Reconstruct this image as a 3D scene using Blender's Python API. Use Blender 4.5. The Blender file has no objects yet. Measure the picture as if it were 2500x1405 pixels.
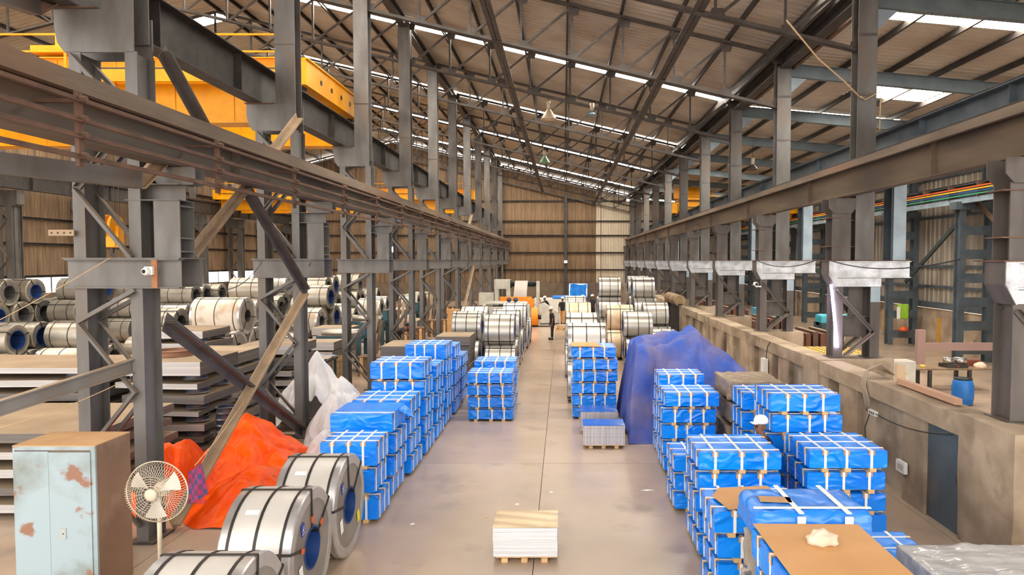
import bpy, math, random
from mathutils import Vector, Matrix, noise
random.seed(7)
sc = bpy.context.scene
COL = sc.collection
R = math.radians

# ------------------------------------------------------------------ camera
F, UC, VH = 1667.0, 1375.0, 636.0          # focal length (px of 2500), vanishing column, horizon row
EYE = 4.3                                  # camera height in metres
PITCH = math.atan((702.5 - VH) / F)
cam_d = bpy.data.cameras.new('camera')
cam_d.sensor_fit = 'HORIZONTAL'; cam_d.sensor_width = 36.0
cam_d.lens = 36.0 * F / 2500.0
cam_d.shift_x = -(UC - 1250.0) / 2500.0
cam_d.clip_start = 0.1; cam_d.clip_end = 400
cam = bpy.data.objects.new('camera', cam_d); COL.objects.link(cam)
cam.location = (0, 0, EYE); cam.rotation_euler = (math.pi / 2 - PITCH, 0, 0)
sc.camera = cam

# ------------------------------------------------------------------ sky and exposure
world = bpy.data.worlds.new('world'); sc.world = world; world.use_nodes = True
bg = world.node_tree.nodes['Background']
bg.inputs[0].default_value = (1.0, 0.97, 0.925, 1); bg.inputs[1].default_value = 2.6
sc.view_settings.view_transform = 'Standard'
sc.view_settings.look = 'None'
sc.view_settings.gamma = 1.0
sc.view_settings.use_curve_mapping = False
sc.view_settings.exposure = 0.8
SKYLIGHT = 17.0                            # brightness of the translucent roof sheets under the sky

# ------------------------------------------------------------------ materials
def lin(c):
    return tuple(((v / 255.0) / 12.92 if v / 255.0 <= 0.04045 else ((v / 255.0 + 0.055) / 1.055) ** 2.4) for v in c) + (1.0,)
MATS = {}
def mat(name, col, rough=0.6, metal=0.0, col2=None, nscale=3.0, nlo=0.35, nhi=0.65, bump=0.0, bscale=30.0,
        dust=None, dust_amt=0.8, spec=0.5, stretch=(1, 1, 1), rand=0.0, detail=6.0, alpha=1.0, trans=0.0, bdist=0.02,
        col3=None, n3=1.0, lo3=0.55, hi3=0.7, ridge=0.0, rscale=5.0, rstretch=(1, 1, 2.2)):
    if name in MATS: return MATS[name]
    m = bpy.data.materials.new(name); MATS[name] = m; m.use_nodes = True
    nt = m.node_tree; N = nt.nodes; L = nt.links
    b = N['Principled BSDF']
    b.inputs['Roughness'].default_value = rough; b.inputs['Metallic'].default_value = metal
    b.inputs['Specular IOR Level'].default_value = spec
    tc = N.new('ShaderNodeTexCoord'); mp = N.new('ShaderNodeMapping'); mp.inputs['Scale'].default_value = stretch
    L.new(tc.outputs['Object'], mp.inputs['Vector'])
    cur = None
    def rgb(c):
        n = N.new('ShaderNodeRGB'); n.outputs[0].default_value = lin(c); return n.outputs[0]
    def mix(fac, a, c):
        n = N.new('ShaderNodeMix'); n.data_type = 'RGBA'
        L.new(fac, n.inputs['Factor']); L.new(a, n.inputs['A']); L.new(c, n.inputs['B']); return n.outputs['Result']
    def nz(scale, lo, hi, det=detail):
        n = N.new('ShaderNodeTexNoise'); n.inputs['Scale'].default_value = scale; n.inputs['Detail'].default_value = det
        L.new(mp.outputs[0], n.inputs['Vector'])
        r = N.new('ShaderNodeMapRange'); r.inputs[1].default_value = lo; r.inputs[2].default_value = hi
        L.new(n.outputs['Fac'], r.inputs[0]); return r.outputs[0], n.outputs['Fac']
    cur = rgb(col)
    if col2 is not None:
        f, _ = nz(nscale, nlo, nhi); cur = mix(f, cur, rgb(col2))
    if col3 is not None:
        f, _ = nz(n3, lo3, hi3); cur = mix(f, cur, rgb(col3))
    if dust is not None:       # settled dust on everything that faces up
        g = N.new('ShaderNodeNewGeometry'); s = N.new('ShaderNodeSeparateXYZ'); L.new(g.outputs['Normal'], s.inputs[0])
        r = N.new('ShaderNodeMapRange'); r.inputs[1].default_value = 0.35; r.inputs[2].default_value = 0.85; r.inputs[4].default_value = dust_amt
        L.new(s.outputs['Z'], r.inputs[0]); cur = mix(r.outputs[0], cur, rgb(dust))
    if rand:
        oi = N.new('ShaderNodeObjectInfo'); r = N.new('ShaderNodeMapRange'); r.inputs[3].default_value = 1 - rand; r.inputs[4].default_value = 1 + rand
        L.new(oi.outputs['Random'], r.inputs[0])
        h = N.new('ShaderNodeHueSaturation'); L.new(r.outputs[0], h.inputs['Value']); L.new(cur, h.inputs['Color']); cur = h.outputs[0]
    L.new(cur, b.inputs['Base Color'])
    if bump:
        _, fac = nz(bscale, 0, 1, 4.0)
        bp = N.new('ShaderNodeBump'); bp.inputs['Strength'].default_value = bump; bp.inputs['Distance'].default_value = bdist
        L.new(fac, bp.inputs['Height']); L.new(bp.outputs[0], b.inputs['Normal'])
        if ridge:          # creases of a tightly wrapped sheet
            m2 = N.new('ShaderNodeMapping'); m2.inputs['Scale'].default_value = rstretch; L.new(tc.outputs['Object'], m2.inputs['Vector'])
            oi2 = N.new('ShaderNodeObjectInfo'); L.new(oi2.outputs['Location'], m2.inputs['Location'])
            n2 = N.new('ShaderNodeTexNoise'); n2.noise_type = 'RIDGED_MULTIFRACTAL'; n2.inputs['Scale'].default_value = rscale; n2.inputs['Detail'].default_value = 2.0; n2.inputs['Distortion'].default_value = 1.2
            L.new(m2.outputs[0], n2.inputs['Vector'])
            b2 = N.new('ShaderNodeBump'); b2.inputs['Strength'].default_value = ridge; b2.inputs['Distance'].default_value = .06
            L.new(n2.outputs['Fac'], b2.inputs['Height']); L.new(bp.outputs[0], b2.inputs['Normal']); L.new(b2.outputs[0], b.inputs['Normal'])
    if alpha < 1: b.inputs['Alpha'].default_value = alpha
    if trans: b.inputs['Transmission Weight'].default_value = trans
    return m
def emis(name, col, strength):
    if name in MATS: return MATS[name]
    m = bpy.data.materials.new(name); MATS[name] = m; m.use_nodes = True
    b = m.node_tree.nodes['Principled BSDF']
    b.inputs['Base Color'].default_value = lin(col); b.inputs['Emission Color'].default_value = lin(col); b.inputs['Emission Strength'].default_value = strength
    return m

DUST = (172, 146, 116)
steel = mat('steel_grey', (112, 109, 106), 0.5, 0.15, (86, 81, 76), 2.2, dust=DUST, dust_amt=0.75, bump=0.15, bscale=18, stretch=(1, 1, .35), col3=(124, 106, 90), n3=1.1, lo3=.55, hi3=.75)
steel_r = mat('steel_brown_grey', (104, 95, 90), 0.55, 0.1, (78, 71, 66), 2.5, dust=DUST, dust_amt=0.85, bump=0.15, bscale=18, stretch=(1, 1, .35))
brace_m = mat('brace_grey', (98, 92, 88), 0.55, 0.15, (78, 72, 68), 3, dust=(150, 130, 106), dust_amt=0.6)
steel_dk = mat('steel_dark', (72, 66, 62), 0.55, 0.2, (54, 50, 48), 3, dust=(128, 110, 90), dust_amt=0.5)
truss_m = mat('truss_steel', (84, 76, 70), 0.55, 0.2, (62, 55, 50), 3, dust=(150, 128, 104), dust_amt=0.7)
purlin_m = mat('purlin_steel', (62, 55, 50), 0.6, 0.15, (48, 42, 38), 2)
rusty = mat('rusty_steel', (114, 84, 66), 0.7, 0.1, (88, 66, 54), 3, dust=(158, 130, 102), dust_amt=0.7, bump=0.2, bscale=25)
flange_m = mat('girder_flange_dusty', (130, 113, 95), 0.75, 0.05, (100, 86, 72), 1.6, dust=(150, 128, 102), dust_amt=0.9, bump=0.3, bscale=20, stretch=(1, .25, 1.6), col3=(128, 92, 66), n3=.9, lo3=.52, hi3=.7)
girder_l = mat('girder_grey_dusty', (108, 100, 90), 0.65, 0.1, (80, 70, 60), 1.2, dust=(168, 138, 108), dust_amt=0.9, bump=0.2, bscale=20, stretch=(1, .25, 1.6), col3=(112, 88, 70), n3=.8, lo3=.52, hi3=.7)
girder_m = mat('girder_dusty', (112, 94, 74), 0.65, 0.1, (78, 66, 54), 1.3, dust=(168, 138, 108), dust_amt=0.9, bump=0.2, bscale=20, stretch=(1, .25, 1.6))
blue_steel = mat('blue_grey_steel', (92, 101, 107), 0.5, 0.15, (74, 82, 88), 2, dust=(140, 132, 120), dust_amt=0.4)
rafter_m = mat('rafter_blue', (112, 124, 130), 0.5, 0.15, (94, 106, 112), 2)
blue_lt = mat('pale_blue_steel', (156, 172, 182), 0.45, 0.15, (134, 148, 158), 2, dust=(176, 166, 150), dust_amt=0.4)
alu = mat('aluminium_paint', (190, 192, 196), 0.34, 0.55, (150, 150, 152), 4, dust=(190, 174, 152), dust_amt=0.4, bump=0.3, bscale=40)
yellow = mat('crane_yellow', (240, 168, 0), 0.42, 0.0, (222, 148, 0), 1.5, dust=(190, 146, 66), dust_amt=0.35, spec=.3)
tan_steel = mat('tan_dusty_angle', (170, 144, 114), 0.75, 0.0, (146, 124, 100), 2, bump=0.1)
black_m = mat('black', (22, 22, 24), 0.55)
strap_blk = mat('black_steel_strap', (52, 46, 42), 0.45, 0.4)

# ------------------------------------------------------------------ mesh helpers
def at_y(u, v, y):            # the point at depth y that is seen at column u, row v of the 2500 px wide photograph
    return Vector(((u - UC) * y / F, y, EYE - (v - VH) * y / F))
def prof_box(w, h): return [(-w/2, -h/2), (w/2, -h/2), (w/2, h/2), (-w/2, h/2)]
def prof_L(w, t=None):
    t = t or w * .16
    return [(0, 0), (w, 0), (w, t), (t, t), (t, w), (0, w)]
def prof_I(w, h, tf=.02, tw=.014):
    a, b, c = w/2, h/2, tw/2
    return [(-a, -b), (a, -b), (a, -b+tf), (c, -b+tf), (c, b-tf), (a, b-tf), (a, b), (-a, b), (-a, b-tf), (-c, b-tf), (-c, -b+tf), (-a, -b+tf)]
def prof_C(w, h, t=.015):
    return [(-w/2, -h/2), (w/2, -h/2), (w/2, -h/2+t), (-w/2+t, -h/2+t), (-w/2+t, h/2-t), (w/2, h/2-t), (w/2, h/2), (-w/2, h/2)]
class MB:
    def __init__(s): s.v = []; s.f = []
    def box(s, x0, x1, y0, y1, z0, z1):
        n = len(s.v)
        s.v += [(x0,y0,z0),(x1,y0,z0),(x1,y1,z0),(x0,y1,z0),(x0,y0,z1),(x1,y0,z1),(x1,y1,z1),(x0,y1,z1)]
        s.f += [(n,n+3,n+2,n+1),(n+4,n+5,n+6,n+7),(n,n+1,n+5,n+4),(n+1,n+2,n+6,n+5),(n+2,n+3,n+7,n+6),(n+3,n,n+4,n+7)]
        return s
    def bar(s, p, q, prof, up=(0, 0, 1)):
        p = Vector(p); q = Vector(q); d = (q - p).normalized(); up = Vector(up)
        if abs(d.dot(up)) > .999: up = Vector((0, 1, 0)) if abs(d.y) < .9 else Vector((1, 0, 0))
        x = d.cross(up).normalized(); y = x.cross(d).normalized()
        n = len(s.v); k = len(prof)
        for b in (p, q):
            for (a, c) in prof: s.v.append(tuple(b + x*a + y*c))
        for i in range(k):
            j = (i+1) % k; s.f.append((n+i, n+j, n+k+j, n+k+i))
        s.f.append(tuple(n+i for i in reversed(range(k)))); s.f.append(tuple(n+k+i for i in range(k)))
        return s
    def tube(s, pts, r, n=6, closed=False):
        pts = [Vector(p) for p in pts]; m = len(pts); base = len(s.v); pr = None
        for i, p in enumerate(pts):
            if closed: d = pts[(i+1) % m] - pts[i-1]
            else: d = pts[min(i+1, m-1)] - pts[max(i-1, 0)]
            d.normalize()
            if pr is None:
                a = Vector((0,0,1)) if abs(d.z) < .9 else Vector((1,0,0))
                x = d.cross(a).normalized()
            else:
                x = (pr - d*pr.dot(d)).normalized()
            pr = x; y = d.cross(x); rr = r[i] if isinstance(r, (list, tuple)) else r
            for k in range(n):
                t = 2*math.pi*k/n; s.v.append(tuple(p + x*rr*math.cos(t) + y*rr*math.sin(t)))
        for i in range(m if closed else m-1):
            a = base + i*n; b = base + ((i+1) % m)*n
            for k in range(n): s.f.append((a+k, a+(k+1)%n, b+(k+1)%n, b+k))
        if not closed:
            s.f.append(tuple(base+k for k in reversed(range(n)))); s.f.append(tuple(base+(m-1)*n+k for k in range(n)))
        return s
    def lathe(s, prof, n=24, c=(0,0,0), axis='Z', closed=False):     # prof: (radius, position along the axis)
        base = len(s.v); m = len(prof)
        for (r, h) in prof:
            for k in range(n):
                t = 2*math.pi*k/n; a, b = r*math.cos(t), r*math.sin(t)
                if axis == 'Z': p = (c[0]+a, c[1]+b, c[2]+h)
                elif axis == 'X': p = (c[0]+h, c[1]+a, c[2]+b)
                else: p = (c[0]+b, c[1]+h, c[2]+a)
                s.v.append(p)
        for i in range(m if closed else m-1):
            a = base+i*n; b = base+((i+1) % m)*n
            for k in range(n): s.f.append((a+k, a+(k+1)%n, b+(k+1)%n, b+k))
        if not closed:
            s.f.append(tuple(base+k for k in reversed(range(n)))); s.f.append(tuple(base+(m-1)*n+k for k in range(n)))
        return s
    def plate(s, poly, p0, ax, ay, t):     # extruded polygon: poly in (ax, ay) from p0, thickness t along ax x ay
        p0, ax, ay = Vector(p0), Vector(ax), Vector(ay); nn = ax.cross(ay).normalized()*t; n = len(s.v); k = len(poly)
        for o in (Vector((0,0,0)), nn):
            for (a, b) in poly: s.v.append(tuple(p0 + ax*a + ay*b + o))
        for i in range(k): s.f.append((n+i, n+(i+1)%k, n+k+(i+1)%k, n+k+i))
        s.f.append(tuple(n+i for i in reversed(range(k)))); s.f.append(tuple(n+k+i for i in range(k)))
        return s
    def grid(s, fn, nu, nv):
        n = len(s.v)
        for j in range(nv+1):
            for i in range(nu+1): s.v.append(tuple(fn(i/nu, j/nv)))
        for j in range(nv):
            for i in range(nu):
                a = n+j*(nu+1)+i; s.f.append((a, a+1, a+nu+2, a+nu+1))
        return s
    def mesh(s, name, m, smooth=False):
        me = bpy.data.meshes.new(name); me.from_pydata(s.v, [], s.f); me.materials.append(m)
        if smooth: me.polygons.foreach_set('use_smooth', [True]*len(me.polygons))
        me.update(); return me
    def build(s, name, m, parent=None, smooth=False, loc=None):
        return link(name, s.mesh(name, m, smooth), parent, loc)
def fix(me):          # outward normals
    import bmesh
    b = bmesh.new(); b.from_mesh(me); bmesh.ops.recalc_face_normals(b, faces=b.faces[:]); b.to_mesh(me); b.free(); return me
def link(name, me, parent=None, loc=None, rot=None, scale=None):
    o = bpy.data.objects.new(name, me); COL.objects.link(o)
    if parent is not None: o.parent = parent
    if loc is not None: o.location = loc
    if rot is not None: o.rotation_euler = rot
    if scale is not None: o.scale = scale
    return o
def tag(o, label=None, cat=None, group=None, kind=None):
    if label: o['label'] = label
    if cat: o['category'] = cat
    if group: o['group'] = group
    if kind: o['kind'] = kind
    return o
def empty(name, loc=(0,0,0), label=None, cat=None, group=None, rz=0.0):
    o = bpy.data.objects.new(name, None); COL.objects.link(o); o.location = loc; o.rotation_euler = (0, 0, rz)
    o.empty_display_size = .2
    return tag(o, label, cat, group)
KIDS = {}
def copy_tree(o, parent=None):
    c = o.copy(); COL.objects.link(c)
    if parent is not None: c.parent = parent
    for ch in list(o.children): copy_tree(ch, c)
    return c
def auto_smooth(me, ang=35):
    me.polygons.foreach_set('use_smooth', [True]*len(me.polygons))
    try: me.set_sharp_from_angle(angle=R(ang))
    except Exception: pass
    return me
ORD = ['first', 'second', 'third', 'fourth', 'fifth', 'sixth', 'seventh', 'eighth', 'ninth', 'tenth', 'eleventh', 'twelfth', 'thirteenth', 'fourteenth', 'fifteenth', 'sixteenth']

# ------------------------------------------------------------------ measures of the hall
Y0, DY, NB = 10.2, 6.12, 11                 # first column row, bay length, rows
ROWS = [Y0 + DY*k for k in range(NB)]
YEND, YNEAR = 72.0, -3.0
XR, XRIDGE, XL = 7.2, -17.5, -29.4
XWALL = 18.4
def roofh(x):
    if x > XR: return 10.95 - .09*(x - XR)
    return 11.25 + .235*(XR - max(x, XRIDGE)) - (.25*(XRIDGE - x) if x < XRIDGE else 0)

# ------------------------------------------------------------------ floor
floor_m = mat('floor_concrete', (186, 163, 141), 0.23, 0, (166, 144, 124), 0.55, .3, .7, bump=0.08, bscale=8, spec=.5, col3=(146, 129, 115), n3=.9, lo3=.56, hi3=.75, detail=10)
joint_m = mat('floor_joint', (92, 80, 70), 0.9)
fl = MB().box(-60, 60, -60, 90, -.3, -.012).build('floor', joint_m); tag(fl, kind='structure')
xs = [-60, -29.5, -18, -6.0, -.42, 6.0, 18.5, 60]; ys = [-60, -12] + [-4 + 6.1*i for i in range(13)] + [90]
cache = {}
for i in range(len(xs)-1):
    for j in range(len(ys)-1):
        w, l = xs[i+1]-xs[i]-.012, ys[j+1]-ys[j]-.012; key = (round(w, 3), round(l, 3))
        if key not in cache: cache[key] = MB().box(0, w, 0, l, -.05, 0).mesh('slab', floor_m)
        link('slab', cache[key], fl, (xs[i]+.006, ys[j]+.006, 0))

# ------------------------------------------------------------------ roof
roof_m = mat('roof_sheet', (196, 186, 172), 0.5, 0.1, (172, 160, 144), .6, .3, .7, col3=(150, 134, 116), n3=.35, lo3=.5, hi3=.72)
roof_l = mat('roof_sheet_left', (206, 198, 184), 0.5, 0.1, (184, 172, 156), .6, .3, .7)
roof_rm = mat('roof_sheet_aisle', (204, 196, 184), 0.45, 0.1, (184, 172, 158), .7, .3, .7)
sky_m = emis('skylight_sheet', (255, 250, 240), SKYLIGHT)
def corr_roof(name, x0, x1, y0, y1, m, parent=None, pitch=.31, dep=.085):
    mb = MB(); y = y0; rows = []
    while y < y1 - 1e-4:
        for (o, h) in ((0, 0), (.62, 0), (.7, dep), (.88, dep)):
            yy = y + o*pitch
            if yy < y1: rows.append((yy, h))
        y += pitch
    rows.append((y1, 0))
    for (yy, h) in rows:
        for x in (x0, x1): mb.v.append((x, yy, roofh(x)+h if x != XR or x0 < XR else 10.95+h))
    for i in range(len(rows)-1): mb.f.append((2*i, 2*i+1, 2*i+3, 2*i+2))
    return mb.build(name, m, parent)
# translucent strips: (y0, y1)
CS = [(17.1, 18.2), (29.3, 30.4), (41.5, 42.6), (53.8, 54.9), (66.0, 67.0)]
def sheeted(name, x0, x1, m, strips, holes=()):
    base = tag(empty(name, (0, 0, 0)), kind='structure')
    y = YNEAR; segs = []
    for st in strips: segs.append((y, st[0])); y = st[1]
    segs.append((y, YEND + .6))
    for (a, b) in segs: corr_roof('roof_sheeting', x0, x1, a, b, m, base)
    for st in strips:
        a, b = st[:2]; xa, xb = st[2:] if len(st) > 2 else (x0, x1)
        if xa > x0: corr_roof('roof_sheeting', x0, xa, a, b, m, base)
        if xb < x1: corr_roof('roof_sheeting', xb, x1, a, b, m, base)
        n = max(1, round((xb-xa)/5.0)); w = (xb-xa)/n
        for i in range(n): corr_roof('skylight_panel', xa+i*w, xa+(i+1)*w-.03, a, b, sky_m, base)
    return base
ceil = sheeted('ceiling', XRIDGE, XR, roof_m, CS)
ceil_l = sheeted('ceiling_left', XL - .6, XRIDGE, roof_l, [(11.5, 12.6), (23.5, 24.6), (35.5, 36.6), (47.5, 48.6), (59.5, 60.6)])
ceil_r = sheeted('ceiling_right', XR, XWALL + .6, roof_rm, [(17.7, 18.7, XR, XWALL), (24.8, 26.4, 10.9, 13.7), (29.4, 30.3, XR, 14.4), (36.4, 37.6, 11.6, 12.9), (43.6, 44.6, XR, 15), (56, 57, XR, 16)])
# short translucent patch in the aisle roof
xs_ = [-29.0 + 1.75*i for i in range(6)] + [XRIDGE + .15 + 1.75*i for i in range(14)] + [XR - .35]
pm = {}
def purlin(x, parent):
    z = roofh(x) - .1
    if 'p' not in pm: pm['p'] = MB().bar((0, YNEAR, 0), (0, YEND, 0), prof_C(.075, .17, .012)).mesh('purlin', purlin_m)
    link('purlin', pm['p'], parent, (x, 0, z))
for x in xs_: purlin(x, ceil if x > XRIDGE else ceil_l)
for i in range(8): purlin(XR + .55 + 1.5*i, ceil_r)
# valley beam over the right columns and eaves tie over the left columns
vb = empty('valley_beam', (XR, 0, 10.55), 'dark steel valley gutter beam running along the tops of the right-hand columns', 'beam')
MB().bar((0, YNEAR, .18), (0, YEND, .18), prof_I(.34, .4, .03, .02)).build('beam', steel_dk, vb)
MB().bar((-.42, YNEAR, .42), (-.42, YEND, .42), prof_C(.12, .3, .02)).build('gutter_side', steel_dk, vb)
MB().bar((.32, YNEAR, .1), (.32, YEND, .1), prof_C(.1, .2, .02)).build('edge_channel', rusty, vb)
MB().box(-.02, .02, YNEAR, YEND+.6, .36, .84).build('gutter_flashing', steel_dk, vb)
tb = empty('top_tie_beam', (-6.6, 0, 13.9), 'dark steel tie beam joining the tops of the left-hand columns', 'beam')
MB().bar((0, YNEAR, .2), (0, YEND, .2), prof_I(.3, .36, .03, .02)).build('beam', steel_dk, tb)
for i, x in enumerate((-2.15, 3.2)):
    t = empty('longitudinal_tie', (x, 0, 0), ['long steel tie along the truss bottoms nearer the locker side of the aisle', 'long steel tie along the truss bottoms nearer the concrete wall'][i], 'tie')
    z = roofh(x) - .28 - 1.72
    MB().bar((0, YNEAR, z), (0, YEND-.3, z), prof_L(.14, .03)).build('angle', truss_m, t)
    MB().bar((-.02, YNEAR, z), (-.02, YEND-.3, z), [(-a, b) for a, b in reversed(prof_L(.14, .03))]).build('angle', truss_m, t)

# ------------------------------------------------------------------ trusses
def truss_mesh(x0, x1, n, off_top, depth, start_diag=1, gus=True, m=truss_m):
    """a parallel-chord truss along X following the roof; returns [(name, mesh)]"""
    out = []
    T = [Vector((x0+(x1-x0)*i/n, 0, roofh(x0+(x1-x0)*i/n) - off_top)) for i in range(n+1)]
    B = [p - Vector((0, 0, depth)) for p in T]
    for nm, P in (('top_chord', T), ('bottom_chord', B)):
        mb = MB()
        mb.bar(P[0]+Vector((0, .012, 0)), P[-1]+Vector((0, .012, 0)), prof_L(.115, .022)); mb.bar(P[0]-Vector((0, .012, 0)), P[-1]-Vector((0, .012, 0)), [(-a, b) for a, b in reversed(prof_L(.115, .022))])
        out.append((nm, mb.mesh(nm, m)))
    vm = {}
    for i in range(n+1):
        out.append(('vertical', MB().bar(B[i], T[i], prof_L(.075, .016), (0, 1, 0)).mesh('vertical', m)))
    for i in range(n):
        a, b = (B[i], T[i+1]) if start_diag > 0 else (T[i], B[i+1])
        out.append(('diagonal', MB().bar(a, b, prof_L(.075, .016), (0, 1, 0)).mesh('diagonal', m)))
    if gus:
        for i in range(n+1):
            for P, s in ((T, -1), (B, 1)):
                p = P[i]
                out.append(('gusset', MB().plate([(-.2, 0), (.22, 0), (.16, .24*s), (-.12, .24*s)], p+Vector((0, .03, .02*s)), (1, 0, 0), (0, 0, 1), .015).mesh('gusset', m)))
    return out
TC = truss_mesh(-6.35, 7.0, 8, .3, 1.72)
TL1 = truss_mesh(XRIDGE, -6.8, 6, .3, 1.72, 1, False)
TL2 = truss_mesh(-28.6, XRIDGE, 6, .3, 1.72, -1, False)
for k, y in enumerate(ROWS):
    nth = ORD[NB-1-k]
    t = empty('roof_truss', (0, y+.2, 0), 'steel lattice roof truss over the aisle, %s from the end wall' % nth, 'truss', 'roof trusses over the aisle')
    for (nm, me) in TC: link(nm, me, t)
    t = empty('roof_truss', (0, y+.2, 0), 'steel lattice roof truss over the coil store bay, %s from the end wall' % nth, 'truss', 'roof trusses over the coil store')
    for (nm, me) in TL1 + TL2: link(nm, me, t)
    # sloping rafter of the aisle beyond the concrete wall
    t = empty('roof_rafter', (XR+.25, y+.2, 0), 'blue-grey sloping roof rafter beyond the concrete wall, %s from the end wall' % nth, 'rafter', 'blue-grey rafters')
    if k == 0:
        RF = MB().bar((0, 0, roofh(XR+.25)-.42), (XWALL-XR-.3, 0, roofh(XWALL)-.42), prof_I(.2, .42, .02, .015)).mesh('rafter_beam', rafter_m)
        RP = MB().plate([(0, 0), (.5, -.05), (0, -.5)], (.02, -.01, roofh(XR+.3)-.64), (1, 0, 0), (0, 0, 1), .02).mesh('knee_plate', blue_lt)
    link('rafter_beam', RF, t); link('knee_plate', RP, t)

# ------------------------------------------------------------------ left column row
BX = -6.4
def left_parts():
    P = []
    def add(nm, mb, m=steel): P.append((nm, fix(mb.mesh(nm, m))))
    I18 = prof_I(.18, .45, .022, .016); xa, xb, xc = -7.21-BX, -6.38-BX, -5.915-BX
    for x in (xa, xb):
        add('base_plate', MB().box(x-.2, x+.2, -.05, .5, 0, .03), steel_dk)
        add('lower_shaft', MB().bar((x, .225, .03), (x, .225, 3.88), I18, (0, 1, 0)))
        add('upper_shaft', MB().bar((x, .225, 4.33), (x, .225, 7.38), I18, (0, 1, 0)))
    z = [(xb, 3.82), (xa, 3.36), (xb, 2.32), (xa, 1.3), (xb, .3)]
    for yy in (-.015, .435):
        for i in range(4):
            add('lacing_bar', MB().bar((z[i][0], yy, z[i][1]), (z[i+1][0], yy, z[i+1][1]), prof_L(.075, .014), (0, -1, 0)))
        add('lacing_bar', MB().bar((xa-.02, yy, 5.38), (xb-.02, yy, 4.36), prof_L(.08, .014), (0, -1, 0)))
        add('lacing_bar', MB().bar((xa-.02, yy, 5.4), (xb-.02, yy, 6.4), prof_L(.08, .014), (0, -1, 0)))
        add('lacing_bar', MB().bar((xa-.02, yy, 7.35), (xb-.02, yy, 6.45), prof_L(.08, .014), (0, -1, 0)))
    for yy in (.04, .6):
        add('crossbeam', MB().bar((-7.42-BX, yy, 4.1), (-5.72-BX, yy, 4.1), prof_I(.17, .44, .02, .014), (0, 0, 1)))
    add('crossbeam_cover', MB().box(-7.44-BX, -5.7-BX, -.06, .7, 4.32, 4.338))
    add('crane_post', MB().bar((xc, .22, 4.33), (xc, .22, 5.19), prof_I(.39, .4, .02, .016), (0, 1, 0)))
    for zz in (4.42, 4.62, 5.1): add('post_batten', MB().box(xc+.01, xc+.2, .03, .42, zz, zz+.025))
    add('cap_beam', MB().bar((-6.52-BX, .2, 5.315), (-5.72-BX, .2, 5.315), prof_I(.42, .25, .014, .014), (0, 0, 1)))
    add('girder_bracket', MB().plate([(-.2, 0), (.32, 0), (.36, .1), (.36, .27), (-.28, .27), (-.28, .1)], (xc, .16, 5.44), (1, 0, 0), (0, 0, 1), -.025))
    add('girder_bracket', MB().plate([(-.2, 0), (.32, 0), (.36, .1), (.36, .27), (-.28, .27), (-.28, .1)], (xc, .42, 5.44), (1, 0, 0), (0, 0, 1), -.025))
    cp = [(.14, 0), (1.16, 0), (1.16, .63), (0, .63), (0, .36), (.04, .14)]
    for yy in (-.0, .47): add('corbel_plate', MB().plate(cp, (-7.5-BX, yy, 7.37), (1, 0, 0), (0, 0, 1), -.03))
    add('corbel_cover', MB().box(-7.53-BX, -6.85-BX, -.05, .52, 8.0, 8.02), rusty)
    add('roof_post', MB().bar((-6.58-BX, .22, 7.6), (-6.58-BX, .22, 14.1), prof_I(.47, .4, .022, .016), (0, 1, 0)))
    add('splice_plate', MB().box(-6.82-BX, -6.34-BX, .0, .012, 9.4, 9.9))
    return P
LP = left_parts()
for k, y in enumerate(ROWS):
    lab = 'laced grey steel column, %s along from the pale blue locker' % ORD[k]
    t = empty('steel_column', (BX, y, 0), lab, 'column', 'laced columns carrying the crane girders')
    for nm, me in LP: link(nm, me, t)
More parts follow.
